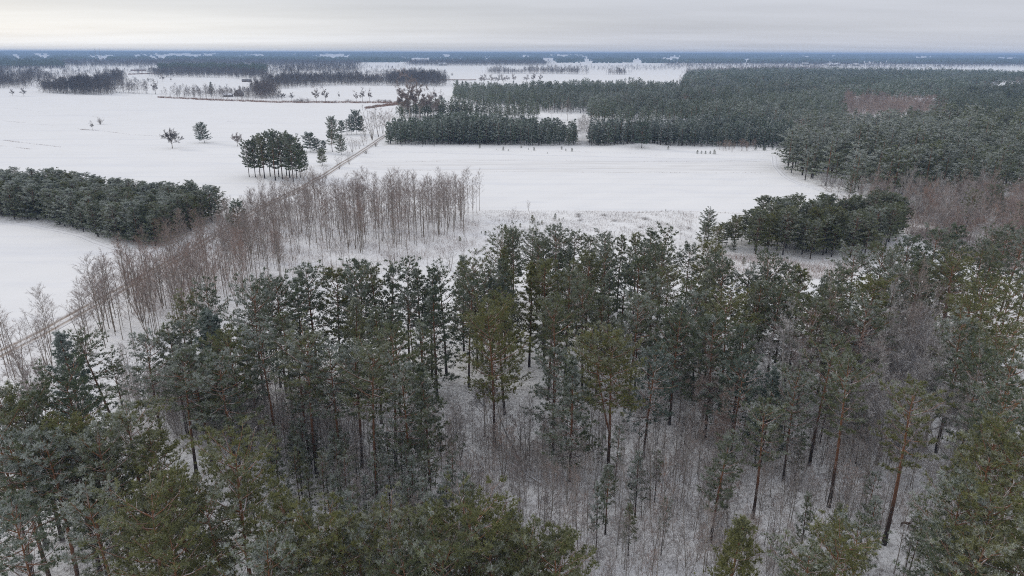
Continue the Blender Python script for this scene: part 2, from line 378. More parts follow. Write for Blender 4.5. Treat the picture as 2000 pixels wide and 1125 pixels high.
def birch(seed, h=13.0, c0=0.36, rad=1.5, limbs=24, subs=6, twigs=7, tr=0.060, tw=0.021, tl=0.75, stems=1, spread=0.0, lean=0.0, lo=False):
    """slim bare tree with steep fine branches"""
    rng = np.random.default_rng(seed); T = MB(); K = MB(); LB, LD = [], []
    for st in range(stems):
        n = 3 if lo else 8; t = np.linspace(0, 1, n); ph = rng.uniform(0, 6, 2)
        az0 = st * 6.283 / max(1, stems) + rng.uniform(-.4, .4); sp = spread * rng.uniform(.5, 1.2) if stems > 1 else 0
        hh = h * (rng.uniform(.75, 1) if st else 1)
        P = np.stack([0.012 * h * np.sin(t * 4 + ph[0]) * t + math.cos(az0) * sp * hh * t ** .85 + lean * hh * t, 0.012 * h * np.sin(t * 5 + ph[1]) * t + math.sin(az0) * sp * hh * t ** .85, t * hh], 1)
        T.tube(P, tr * (1 - t) ** .8 + .012, 3 if lo else 5, 0)
        m = max(3, limbs // stems)
        for k in range(m):
            u = (k + rng.uniform(0, 1)) / m; z = hh * (c0 + (1 - c0) * u * .97)
            b = np.array([np.interp(z, P[:, 2], P[:, i]) for i in range(3)])
            az = k * 2.4 + rng.uniform(-.6, .6); el = R(rng.uniform(38, 62) + 12 * u)
            Ln = rad * (0.35 + 1.0 * math.sin(math.pi * min(1, .22 + .74 * u))) * rng.uniform(.6, 1.2) * 1.15
            d = np.array([math.cos(az) * math.cos(el), math.sin(az) * math.cos(el), math.sin(el)])
            s = np.linspace(0, 1, 2 if lo else 3); LP = b + d * Ln * s[:, None]; LP[:, :2] += d[:2] * 0.15 * Ln * (s ** 2)[:, None]
            if not lo: K.tube(LP, (0.009 + .006 * Ln) * (1 - .75 * s), 3, 0)
            for q in range(subs):
                sq = rng.uniform(.25, 1); pb = np.array([np.interp(sq, s, LP[:, i]) for i in range(3)])
                dd = unit(d + rng.normal(size=3) * .42 + np.array([0, 0, .12])); sl = tl * rng.uniform(.6, 1.3)
                LB.append(pb[None]); LD.append((dd * sl)[None])
                pt = pb + dd * sl * rng.uniform(.15, 1, twigs)[:, None]
                LB.append(pt); LD.append(unit(dd + rng.normal(size=(twigs, 3)) * .55 + np.array([0, 0, -.12])) * (tl * .7 * rng.uniform(.5, 1.2, (twigs, 1))))
        # leader
        pt = P[-1] - np.array([0, 0, 1]) * rng.uniform(0, h * .12, 10)[:, None]
        LB.append(pt); LD.append(unit(rng.normal(size=(10, 3)) * .4 + np.array([0, 0, 1])) * tl)
    B_ = np.concatenate(LB); D_ = np.concatenate(LD); k = len(B_)
    A_ = np.stack([rng.uniform(0, 1, k), np.clip(rng.normal(.25, .35, k), 0, 1), np.zeros(k)], 1)
    K.blades(B_, D_, tw * rng.uniform(.7, 1.3, k), 1, A_, rng=rng)
    return T, K

def broadleaf(seed, h=14.0, t0=0.22, rad=4.5, tr=0.22, mains=6, lvl=3, twigs=5, tw=0.02, tl=0.7, upright=0.6, side=5):
    """bare spreading tree: short bole, forking limbs, a mist of twigs"""
    rng = np.random.default_rng(seed); T = MB(); K = MB(); LB, LD = [], []
    n = 5; t = np.linspace(0, 1, n); zt = h * (t0 + .28)
    P = np.stack([0.15 * np.sin(t * 3 + rng.uniform(0, 6)) * t, .15 * np.sin(t * 4 + rng.uniform(0, 6)) * t, t * zt], 1)
    r = tr * (1 - .62 * t); r[0] *= 1.3
    T.tube(P, r, 7, 0)
    def grow(b, d, Ln, rr, k):
        s = np.linspace(0, 1, 4); bend = rng.normal(size=3) * .14 + np.array([0, 0, .16])
        LP = b + (d + bend * s[:, None]) * Ln * s[:, None] + rng.normal(size=(4, 3)) * .035 * Ln * s[:, None]
        (T if k == 0 else K).tube(LP, rr * (1 - .6 * s), 5 if k == 0 else (4 if k == 1 else 3), 0)
        if k < lvl - 1:
            for q in range(side if k == 0 else side - 1):
                sq = rng.uniform(.3, 1) if q else 1.0
                pb = np.array([np.interp(sq, s, LP[:, i]) for i in range(3)]); dd = unit(unit(d + bend) + rng.normal(size=3) * .55 + np.array([0, 0, .10]))
                grow(pb, dd, Ln * rng.uniform(.45, .68), rr * .5 * (1.15 - .4 * sq), k + 1)
        m = twigs * (1 if k < lvl - 1 else 3)
        sq = rng.uniform(.2, 1, m); pt = np.stack([np.interp(sq, s, LP[:, i]) for i in range(3)], 1)
        dd = unit(unit(d + bend) + rng.normal(size=(m, 3)) * .6 + np.array([0, 0, .15])) * (tl * rng.uniform(.5, 1.3, (m, 1)))
        LB.append(pt); LD.append(dd)
        pt2 = np.repeat(pt, 2, 0) + np.repeat(dd, 2, 0) * rng.uniform(.3, .9, (2 * m, 1))
        LB.append(pt2); LD.append(unit(np.repeat(dd, 2, 0) + rng.normal(size=(2 * m, 3)) * tl * .6) * (tl * .6))
    for k in range(mains):
        z = zt * (t0 / (t0 + .28) + (1 - t0 / (t0 + .28)) * (k + .5) / mains); az = k * 2.4 + rng.uniform(-.4, .4)
        el = R(28 + 40 * upright * (0.4 + .6 * k / mains) + rng.uniform(-8, 8))
        b = np.array([np.interp(z, P[:, 2], P[:, i]) for i in range(3)])
        d = np.array([math.cos(az) * math.cos(el), math.sin(az) * math.cos(el), math.sin(el)])
        grow(b, d, rad * rng.uniform(.7, 1.1), tr * .48, 0)
    grow(P[-1], unit(np.array([rng.normal() * .15, rng.normal() * .15, 1])), (h - zt) * .78, tr * .42, 0)
    B_ = np.concatenate(LB); D_ = np.concatenate(LD); k = len(B_)
    A_ = np.stack([rng.uniform(0, 1, k), np.clip(rng.normal(.35, .35, k), 0, 1), np.zeros(k)], 1)
    K.blades(B_, D_, tw * rng.uniform(.7, 1.3, k), 1, A_, rng=rng)
    return T, K

def shrub(seed, h=3.0, rad=1.6, stems=26, twigs=16, tw=0.03):
    """many bare stems fanning from one base"""
    rng = np.random.default_rng(seed); T = MB(); K = MB(); LB, LD = [], []
    for k in range(stems):
        az = rng.uniform(0, 6.28); el = R(rng.uniform(35, 85)); Ln = h * rng.uniform(.6, 1.05)
        d = np.array([math.cos(az) * math.cos(el) * rad / h * 1.5, math.sin(az) * math.cos(el) * rad / h * 1.5, math.sin(el)])
        s = np.linspace(0, 1, 3); LP = np.array([d[0], d[1], 0]) * .12 + d * Ln * s[:, None]
        T.tube(LP, 0.02 * (1 - .8 * s) + .004, 3, 0)
        q = rng.uniform(.3, 1, twigs)[:, None]; pt = LP[0] * (1 - q) + LP[-1] * q
        LB.append(pt); LD.append(unit(d + rng.normal(size=(twigs, 3)) * .6) * (h * .26 * rng.uniform(.5, 1.2, (twigs, 1))))
    B_ = np.concatenate(LB); D_ = np.concatenate(LD); k = len(B_)
    A_ = np.stack([rng.uniform(0, 1, k), np.clip(rng.normal(.3, .35, k), 0, 1), np.zeros(k)], 1)
    K.blades(B_, D_, tw * rng.uniform(.7, 1.3, k), 1, A_, rng=rng)
    return T, K

# kits: (trunk mesh, crown mesh, height, word for the form)
def kit(builder, h, word, kind):
    T, K = builder
    if kind == 'pine':
        t, k = T.arrays(), K.arrays()
        A = (np.concatenate([k[0], t[0]]), np.concatenate([k[1], t[1] + len(k[0])]), np.concatenate([k[2], t[2] * 0 + 1]), *[np.concatenate([k[i], t[i]]) for i in (3, 4, 5)])
        return dict(A=A, T=T.mesh('pine_trunk', [M_BARK]), K=K.mesh('pine_crown', [M_NEEDLE, M_BARK]), h=h, word=word)
    bm = M_BIRCH if kind == 'birch' else M_GREYB
    t, k = T.arrays(), K.arrays()
    A = tuple(np.concatenate([t[i], k[i] + (len(t[0]) if i == 1 else 0)]) for i in range(6))
    return dict(A=A, T=T.mesh(kind + '_trunk', [bm]), K=K.mesh(kind + '_crown', [bm, M_TWIG]), h=h, word=word)

PINES = {
 'broad': [kit(pine(11, 18, .34, 4.0, 'broad', limbs=46, subs=8, tufts=7, needles=10, nw=.062), 18, 'broad', 'pine'), kit(pine(12, 19, .38, 4.4, 'broad', limbs=46, subs=8, tufts=7, needles=10, nw=.062), 19, 'broad', 'pine'), kit(pine(13, 17, .28, 3.7, 'broad', limbs=50, subs=8, tufts=7, needles=10, nw=.062), 17, 'broad', 'pine'), kit(pine(14, 19, .34, 4.6, 'broad', limbs=48, subs=8, tufts=7, needles=10, nw=.062, dead=22), 19, 'broad', 'pine'), kit(pine(15, 18, .36, 4.2, 'open', limbs=44, subs=8, tufts=7, needles=10, nw=.062), 18, 'broad', 'pine')],
 'slender': [kit(pine(21, 19, .40, 2.8, 'slender', limbs=40, subs=7, tufts=7, needles=10, nw=.062), 19, 'slender', 'pine'), kit(pine(22, 20, .46, 2.6, 'slender', limbs=38, subs=7, tufts=7, needles=10, nw=.062, dead=18), 20, 'slender', 'pine'), kit(pine(23, 18, .34, 3.0, 'slender', limbs=42, subs=7, tufts=7, needles=10, nw=.062), 18, 'slender', 'pine')],
 'conical': [kit(pine(31, 17, .18, 3.6, 'conical', limbs=60, subs=7, tufts=7, needles=10, nw=.062, dead=6), 17, 'pointed', 'pine'), kit(pine(32, 16, .14, 3.3, 'conical', limbs=64, subs=7, tufts=7, needles=10, nw=.062, dead=4), 16, 'pointed', 'pine')],
 'open': [kit(pine(41, 18, .50, 3.6, 'open', limbs=27, subs=7, tufts=7, needles=10, nw=.062, dead=30), 18, 'sparse', 'pine'), kit(pine(42, 19, .54, 3.4, 'open', limbs=25, subs=7, tufts=7, needles=10, nw=.062, dead=26), 19, 'sparse', 'pine')],
 'high': [kit(pine(16, 18, .56, 4.0, 'broad', limbs=34, subs=8, tufts=7, needles=10, nw=.062, dead=30), 18, 'high-crowned', 'pine'), kit(pine(17, 19, .60, 4.2, 'open', limbs=32, subs=8, tufts=7, needles=10, nw=.062, dead=34), 19, 'high-crowned', 'pine')],
 'leaning': [kit(pine(51, 18, .55, 3.6, 'broad', limbs=32, subs=7, tufts=7, needles=10, nw=.062, lean=0.14), 18, 'leaning', 'pine')],
 'forked': [kit(pine(61, 19, .52, 3.8, 'broad', limbs=60, subs=7, tufts=7, needles=10, nw=.062, fork=True, dead=8), 19, 'forked', 'pine')],
}
WIDE = [kit(pine(64, 12, .16, 5.0, 'broad', limbs=64, subs=9, tufts=7, needles=8, nl=.42, nw=.10, dead=3), 12, 'spreading', 'pine'), kit(pine(65, 12, .22, 4.4, 'broad', limbs=60, subs=9, tufts=7, needles=8, nl=.42, nw=.10, dead=3), 12, 'spreading', 'pine')]
ISLK = [kit(pine(66, 12, .20, 3.0, 'broad', limbs=48, subs=7, tufts=7, nl=.38, nw=.085, dead=5), 12, 'bushy', 'pine'), kit(pine(67, 12, .26, 2.8, 'broad', limbs=46, subs=7, tufts=7, nl=.38, nw=.085, dead=5), 12, 'bushy', 'pine'), kit(pine(68, 13, .30, 3.2, 'open', limbs=44, subs=7, tufts=7, nl=.38, nw=.085, dead=5), 13, 'tall', 'pine'), kit(pine(69, 12, .16, 2.8, 'conical', limbs=56, subs=7, tufts=7, nl=.38, nw=.085, dead=3), 12, 'pointed', 'pine')]
YOUNG = [kit(pine(71, 10, .10, 2.3, 'young', limbs=46, subs=6, tufts=5, needles=7, nl=.36, nw=.075, dead=0), 10, 'bushy', 'pine'),
         kit(pine(72, 9, .06, 2.5, 'young', limbs=46, subs=6, tufts=5, needles=7, nl=.36, nw=.075, dead=0), 9, 'round', 'pine'),
         kit(pine(73, 11, .16, 2.1, 'young', limbs=46, subs=6, tufts=5, needles=7, nl=.36, nw=.075, dead=0), 11, 'upright', 'pine'),
         kit(pine(74, 12, .24, 2.4, 'broad', limbs=44, subs=6, tufts=5, needles=7, nl=.36, nw=.07, dead=4), 12, 'bushy', 'pine')]
POLES = [kit(pine(81, 9, .38, 1.15, 'slender', limbs=26, subs=5, tufts=4, needles=7, nl=.26, nw=.045, dead=10, trunk_r=.055), 9, 'thin', 'pine'),
         kit(pine(82, 8, .30, 1.05, 'conical', limbs=28, subs=5, tufts=4, needles=7, nl=.26, nw=.045, dead=8, trunk_r=.05), 8, 'thin', 'pine'),
         kit(pine(83, 10, .45, 1.1, 'open', limbs=22, subs=5, tufts=4, needles=7, nl=.26, nw=.045, dead=12, trunk_r=.06), 10, 'thin', 'pine')]
BIRCH = [kit(birch(101, 13), 13, 'slim', 'birch'), kit(birch(102, 14, .42, 1.4), 14, 'slim', 'birch'), kit(birch(103, 12, .30, 1.7, limbs=28), 12, 'full', 'birch'),
         kit(birch(104, 11, .35, 1.3, tr=.06), 11, 'slim', 'birch'), kit(birch(105, 13, .30, 1.7, stems=3, spread=.12, limbs=33), 13, 'many-stemmed', 'birch'), kit(birch(106, 12, .25, 2.0, stems=5, spread=.2, limbs=40), 12, 'many-stemmed', 'birch')]
BROAD = [kit(broadleaf(201, 14, .24, 4.6, tw=.028, twigs=7), 14, 'spreading', 'grey'), kit(broadleaf(202, 15, .26, 4.4, upright=.85, tw=.028, twigs=7, tr=.26), 15, 'upright', 'grey'),
         kit(broadleaf(203, 12, .18, 4.4, upright=.5, mains=8, tw=.028, twigs=7), 12, 'spreading', 'grey'), kit(broadleaf(204, 16, .34, 3.6, upright=1.0, mains=7, tw=.028, twigs=6), 16, 'upright', 'grey')]
BROADF = [kit(broadleaf(211, 14, .20, 4.4, tw=.06, twigs=9, tr=.3), 14, 'spreading', 'grey'), kit(broadleaf(212, 15, .26, 3.4, upright=.9, tw=.06, twigs=9, tr=.28), 15, 'upright', 'grey'), kit(broadleaf(213, 12, .26, 4.2, upright=.5, mains=8, tw=.055, twigs=11, tr=.28), 12, 'spreading', 'grey'), kit(broadleaf(214, 16, .30, 2.6, upright=1.0, mains=7, tw=.06, twigs=8, tr=.22), 16, 'upright', 'grey')]
SAPL = [kit(birch(301, 5.5, .25, .75, limbs=18, subs=5, twigs=5, tr=.03, tw=.02, tl=.42), 5.5, 'thin', 'grey'), kit(birch(302, 6.5, .35, .7, limbs=18, subs=5, twigs=5, tr=.035, tw=.02, tl=.42), 6.5, 'thin', 'grey'),
        kit(birch(303, 4.5, .15, .9, limbs=24, subs=5, twigs=5, tr=.025, tw=.02, tl=.4, stems=3, spread=.22), 4.5, 'branching', 'grey'), kit(birch(304, 8, .35, .9, limbs=24, subs=5, twigs=5, tr=.05, tw=.02, tl=.5), 8, 'tall thin', 'grey')]
SHRUB = [kit(shrub(401), 3, 'rounded', 'grey'), kit(shrub(402, 2.6, 1.9, 34), 2.6, 'rounded', 'grey'), kit(shrub(403, 4.2, 1.4, 22), 4.2, 'upright', 'grey')]

# low detail forms for stands that are merged
def lo(b):
    T, K = b; t = T.arrays(); k = K.arrays()
    # material slots: 0 needles / twigs, 1 bark
    V = np.concatenate([k[0], t[0]]); F = np.concatenate([k[1], t[1] + len(k[0])])
    return (V, F, np.concatenate([k[2] * 0 + 0, t[2] * 0 + 1]), np.concatenate([k[3], t[3]]), np.concatenate([k[4], t[4]]), np.concatenate([k[5], t[5]]))
PLO1 = [lo(pine(500 + i, 17, c, r_, f, limbs=22, subs=4, tufts=3, needles=3, nl=.8, nw=.30, dead=0, lo=True)) for i, (c, r_, f) in enumerate([(.22, 3.0, 'broad'), (.32, 2.8, 'slender'), (.18, 3.0, 'conical'), (.28, 3.3, 'broad')])]
PLO2 = [lo(pine(520 + i, 17, c, r_, f, limbs=10, subs=3, tufts=2, needles=2, nl=1.15, nw=.62, dead=0, lo=True)) for i, (c, r_, f) in enumerate([(.42, 2.7, 'broad'), (.5, 2.6, 'slender'), (.36, 2.6, 'conical')])]
YLO = [lo(pine(540 + i, 13, c, r_, f, limbs=20, subs=4, tufts=3, needles=3, nl=.70, nw=.30, dead=0, lo=True)) for i, (c, r_, f) in enumerate([(.16, 2.0, 'young'), (.22, 1.9, 'young'), (.12, 2.1, 'conical')])]
BLO = [lo(birch(560 + i, 15, c, 2.6, limbs=20, subs=4, twigs=5, tr=.16, tw=.10, tl=1.5, lo=True)) for i, c in enumerate((.14, .22, .30))]
BLO2 = [lo(birch(580 + i, 16, c, 3.0, limbs=9, subs=2, twigs=3, tr=.25, tw=.34, tl=2.4, lo=True)) for i, c in enumerate((.12, .2, .28))]

# ------------------------------------------------------------------ ground and track
def zone_mask(X, Y, px_polys, soft=3.0):
    m = np.zeros(X.shape)
    for P, v in px_polys:
        G = gp(P); k = inpoly(G, X, Y); m = np.where(k, np.maximum(m, v), m)
    return m

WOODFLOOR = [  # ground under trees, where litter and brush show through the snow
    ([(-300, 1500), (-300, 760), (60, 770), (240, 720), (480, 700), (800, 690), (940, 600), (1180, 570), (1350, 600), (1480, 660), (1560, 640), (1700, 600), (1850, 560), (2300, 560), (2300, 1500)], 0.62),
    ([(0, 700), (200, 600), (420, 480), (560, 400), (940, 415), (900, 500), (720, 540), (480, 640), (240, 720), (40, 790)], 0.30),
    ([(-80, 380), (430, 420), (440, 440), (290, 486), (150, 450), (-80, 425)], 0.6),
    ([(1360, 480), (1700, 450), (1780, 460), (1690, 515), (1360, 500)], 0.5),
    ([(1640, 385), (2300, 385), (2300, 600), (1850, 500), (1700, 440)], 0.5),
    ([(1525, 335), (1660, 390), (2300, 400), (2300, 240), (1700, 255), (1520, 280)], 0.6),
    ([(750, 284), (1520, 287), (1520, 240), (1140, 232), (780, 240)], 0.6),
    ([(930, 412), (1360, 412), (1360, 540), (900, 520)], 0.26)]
STUBBLE = [([(700, 314), (1000, 311), (1530, 313), (1545, 338), (1200, 338), (730, 333)], 1.0)]

rows = 620; tt = np.linspace(0, 1, rows)
yv = 18 + 150 * tt + 45000 * (np.exp(9.0 * tt) - 1) / (math.exp(9.0) - 1)
uv = np.linspace(-1, 1, 440)
GX = uv[None, :] * (yv[:, None] * 1.0 + 70); GY = np.broadcast_to(yv[:, None], GX.shape)
GZ = g(GX, GY)
V = np.stack([GX, GY, GZ], -1).reshape(-1, 3)
i = np.arange(rows - 1)[:, None] * len(uv) + np.arange(len(uv) - 1)[None, :]
q = np.stack([i, i + 1, i + len(uv) + 1, i + len(uv)], -1).reshape(-1, 4)
me = bpy.data.meshes.new('snow_ground'); me.from_pydata(V.tolist(), [], q.tolist())
ca = me.attributes.new('zone', 'FLOAT_COLOR', 'POINT')
zm = np.zeros((len(V), 4)); zm[:, 0] = zone_mask(GX, GY, WOODFLOOR).ravel(); zm[:, 1] = zone_mask(GX, GY, STUBBLE).ravel(); zm[:, 3] = 1
ca.data.foreach_set('color', zm.astype(np.float32).ravel())
me.polygons.foreach_set('use_smooth', np.ones(len(q), bool)); me.update()
def snow_ground_material():
    m, nt = mat('field_snow'); co = tco(nt)
    z = attr(nt, 'zone')
    n1 = nnoise(nt, co, 0.035, 4); n2 = nnoise(nt, co, 1.6, 5, 0.65); n3 = nnoise(nt, co, 0.35, 4)
    st = nnoise(nt, nmap(nt, co, (0.012, 0.55, 1), (0, 0, R(-1.2))), 1.0, 4, 0.6)
    st2 = nnoise(nt, nmap(nt, co, (0.006, 0.16, 1), (0, 0, R(14))), 1.0, 4, 0.6)
    snow = nmix(nt, n1, (0.735, 0.728, 0.712), (0.795, 0.788, 0.772))
    # wind crust and plough lines of the open fields
    snow = nmix(nt, nmath(nt, 'MULTIPLY', nramp(nt, st2, [(0.50, 0.0), (0.66, 1.0)]), 0.26), snow, (0.58, 0.60, 0.65))
    stub = nmath(nt, 'MULTIPLY', nramp(nt, st, [(0.46, 0.0), (0.62, 1.0)]), z[1])
    snow = nmix(nt, nmath(nt, 'MULTIPLY', stub, 0.33), snow, (0.40, 0.37, 0.34))
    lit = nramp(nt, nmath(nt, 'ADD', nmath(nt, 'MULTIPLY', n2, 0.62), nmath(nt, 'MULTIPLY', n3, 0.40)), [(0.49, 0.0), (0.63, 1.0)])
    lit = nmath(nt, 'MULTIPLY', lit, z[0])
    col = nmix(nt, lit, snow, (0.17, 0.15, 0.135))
    finish(nt, col, diffuse=True, bump=nmath(nt, 'ADD', nmath(nt, 'MULTIPLY', n2, nmath(nt, 'ADD', nmath(nt, 'MULTIPLY', z[0], 0.5), 0.06)), nmath(nt, 'MULTIPLY', n3, 0.3)), dist=0.10)
    return m
me.materials.append(snow_ground_material())
gr = bpy.data.objects.new('snow_ground', me); C.objects.link(gr); gr['kind'] = 'structure'; gr['label'] = 'open snow covered fields and forest floor'

ROAD = [(-80, 733), (0, 693), (71, 657), (135, 622), (199, 590), (270, 547), (345, 503), (387, 481), (440, 447), (494, 416), (535, 394), (577, 373), (610, 355), (647, 334), (700, 300), (751, 266), (778, 250), (800, 236)]
def path_points(px, step):
    P = np.array(gp(px)); seg = np.linalg.norm(np.diff(P, axis=0), axis=1); c = np.concatenate([[0], np.cumsum(seg)])
    s = np.arange(0, c[-1], step); X = np.interp(s, c, P[:, 0]); Y = np.interp(s, c, P[:, 1])
    k = np.ones(5) / 5
    if len(X) > 12:
        X[2:-2] = np.convolve(X, k, 'valid'); Y[2:-2] = np.convolve(Y, k, 'valid')
    tx = np.gradient(X); ty = np.gradient(Y); l = np.hypot(tx, ty) + 1e-9
    return X, Y, tx / l, ty / l
RX, RY, RTX, RTY = path_points(ROAD, 1.5)
cr = np.linspace(-1, 1, 17); hw = 2.0
VX = RX[:, None] - RTY[:, None] * cr * hw; VY = RY[:, None] + RTX[:, None] * cr * hw
VZ = g(VX, VY) + 0.10 - 0.08 * np.exp(-((np.abs(cr) - .42) / .16) ** 2)[None, :] - 0.05 * (np.abs(cr) > .98)[None, :]
V = np.stack([VX, VY, VZ], -1).reshape(-1, 3); i = np.arange(len(RX) - 1)[:, None] * 17 + np.arange(16)[None, :]
q = np.stack([i, i + 1, i + 18, i + 17], -1).reshape(-1, 4)[:, ::-1]
me = bpy.data.meshes.new('farm_track'); me.from_pydata(V.tolist(), [], q.tolist())
ca = me.attributes.new('zone', 'FLOAT_COLOR', 'POINT'); zz = np.zeros((len(V), 4)); zz[:, 0] = np.tile(np.abs(cr), len(RX)); ca.data.foreach_set('color', zz.astype(np.float32).ravel())
def track_material():
    m, nt = mat('slushy_track'); co = tco(nt); z = attr(nt, 'zone'); n1 = nnoise(nt, co, 0.8, 5, .65); n2 = nnoise(nt, co, 0.12, 3)
    tr = nramp(nt, z[0], [(0.0, 0.12), (0.22, 0.18), (0.32, 1.0), (0.55, 1.0), (0.70, 0.45), (0.9, 0.1)])
    tr = nmath(nt, 'MULTIPLY', tr, nramp(nt, nmath(nt, 'ADD', nmath(nt, 'MULTIPLY', n1, .6), nmath(nt, 'MULTIPLY', n2, .4)), [(0.30, 0.35), (0.55, 1.0)]))
    finish(nt, nmix(nt, tr, (0.70, 0.69, 0.68), (0.26, 0.205, 0.16)), 0.8, n1, 0.06); return m
me.materials.append(track_material()); me.update()
o = bpy.data.objects.new('farm_track', me); C.objects.link(o); o['kind'] = 'structure'; o['label'] = 'rutted brown farm track between birches and field'

def faint_track(px, half, label):
    X, Y, tx, ty = path_points(px, 1.5); c_ = np.linspace(-1, 1, 13)
    vx = X[:, None] - ty[:, None] * c_ * half; vy = Y[:, None] + tx[:, None] * c_ * half
    vz = g(vx, vy) + 0.05 - 0.05 * np.exp(-((np.abs(c_) - .55) / .2) ** 2)[None, :] - 0.04 * (np.abs(c_) > .98)[None, :]
    V = np.stack([vx, vy, vz], -1).reshape(-1, 3); i = np.arange(len(X) - 1)[:, None] * 13 + np.arange(12)[None, :]
    q = np.stack([i, i + 1, i + 14, i + 13], -1).reshape(-1, 4)[:, ::-1]
    me = bpy.data.meshes.new('field_path'); me.from_pydata(V.tolist(), [], q.tolist()); me.materials.append(M_FAINT)
    ca = me.attributes.new('zone', 'FLOAT_COLOR', 'POINT'); zz = np.zeros((len(V), 4)); zz[:, 0] = np.tile(np.abs(c_), len(X)); ca.data.foreach_set('color', zz.astype(np.float32).ravel()); me.update()
    o = bpy.data.objects.new('field_path', me); C.objects.link(o); o['kind'] = 'structure'; o['label'] = label
def faint_material():
    m, nt = mat('pressed_snow'); co = tco(nt); z = attr(nt, 'zone'); n1 = nnoise(nt, co, 0.5, 4, .65)
    tr = nmath(nt, 'MULTIPLY', nramp(nt, z[0], [(0.0, 0.1), (0.3, 0.2), (0.45, 1.0), (0.65, 1.0), (0.8, 0.2), (1.0, 0.0)]), nramp(nt, n1, [(0.35, 0.1), (0.6, 0.8)]))
    finish(nt, nmix(nt, tr, (0.77, 0.77, 0.77), (0.50, 0.49, 0.49)), 0.9); return m
M_FAINT = faint_material()
faint_track([(-60, 434), (60, 439), (150, 459), (215, 484), (285, 496), (350, 479)], 1.5, 'faint wheel track pressed in the snow along the young plantation')
faint_track([(1665, 396), (1610, 374), (1556, 358), (1532, 344), (1515, 325), (1512, 305)], 1.6, 'faint wheel track pressed in the snow along the forest edge')
faint_track([(745, 296), (900, 300), (1100, 304), (1300, 309), (1500, 311)], 1.5, 'faint wheel track crossing the snow before the plantation')

# ------------------------------------------------------------------ placing things
RNG = np.random.default_rng(7)
THINGS = []
def stuff(name, me, label, color=None):
    o = bpy.data.objects.new(name, me); C.objects.link(o); o['kind'] = 'stuff'; o['label'] = label
    if color: o.color = (*color, 1)
    return o
LOOK = {'d': (0.15, 0.42, 0.08, 'dark green'), 'o': (0.95, 0.34, 0.0, 'olive green'), 'f': (0.38, 0.95, 0.20, 'frosted'), 'm': (0.55, 0.54, 0.10, 'mid green'), 'b': (0.0, 0.45, 0.95, 'blue-green'), 'w': (0.35, 1.1, 0.4, 'snow-dusted')}
TW = {'n': (0.25, 0.55, 0, 'grey'), 'r': (0.95, 0.30, 0, 'reddish'), 'p': (0.0, 0.95, 0, 'frosted'), 'k': (0.15, 0.12, .7, 'dark'), 'v': (0.5, 0.38, 0, 'brown')}
def inframe(x, y, h, margin=70):
    a = pix(x, y, h * .97); b = pix(x, y, h * .5)
    ok = lambda p: -margin < p[0] < W0 + margin and -margin < p[1] < H0 + margin
    return ok(a) or ok(b)
def put(name, kt, x, y, h, look, cat, stand, label=None, group=None, rz=None, tilt=(0, 0), wide=1.0, table=LOOK, force=False, parts=('trunk', 'crown')):
    if not force and not inframe(x, y, h): return None
    s = h / kt['h']; z = float(g(x, y)) - 0.05
    e = bpy.data.objects.new(name, None); C.objects.link(e); e.empty_display_size = .3
    e.location = (x, y, z); e.rotation_euler = (tilt[0], tilt[1], RNG.uniform(0, 6.28) if rz is None else rz); e.scale = (s * wide, s * wide, s)
    lk = table[look]; j = RNG.normal(size=3) * np.array([.10, .12, .10])
    for nm, mm in ((parts[0], kt['T']), (parts[1], kt['K'])):
        c = bpy.data.objects.new(nm, mm); C.objects.link(c); c.parent = e
        c.color = (min(1, max(0, lk[0] + j[0])), max(0, lk[1] + j[1]), min(1, max(0, lk[2] + j[2])), 1)
    e['category'] = cat
    p = pix(x, y, z + h * .6)
    THINGS.append(dict(o=e, stand=stand, label=label, group=group, look=lk[3], word=kt['word'], cat=cat, px=p[0], d=p[2], h=h))
    return e
def by_top(px, py, h):
    x, y = at(px, py, h); return x, y
def by_base(px, pb, pt):
    """foot at (px, pb), height so that the top is drawn at row pt"""
    x, y = at(px, pb, 0.0); a, b = 0.2, 49.0
    for _ in range(40):
        m_ = (a + b) / 2
        if pix(x, y, m_)[1] > pt: a = m_
        else: b = m_
    return x, y, (a + b) / 2
def ch(seq): return seq[int(RNG.integers(len(seq)))]

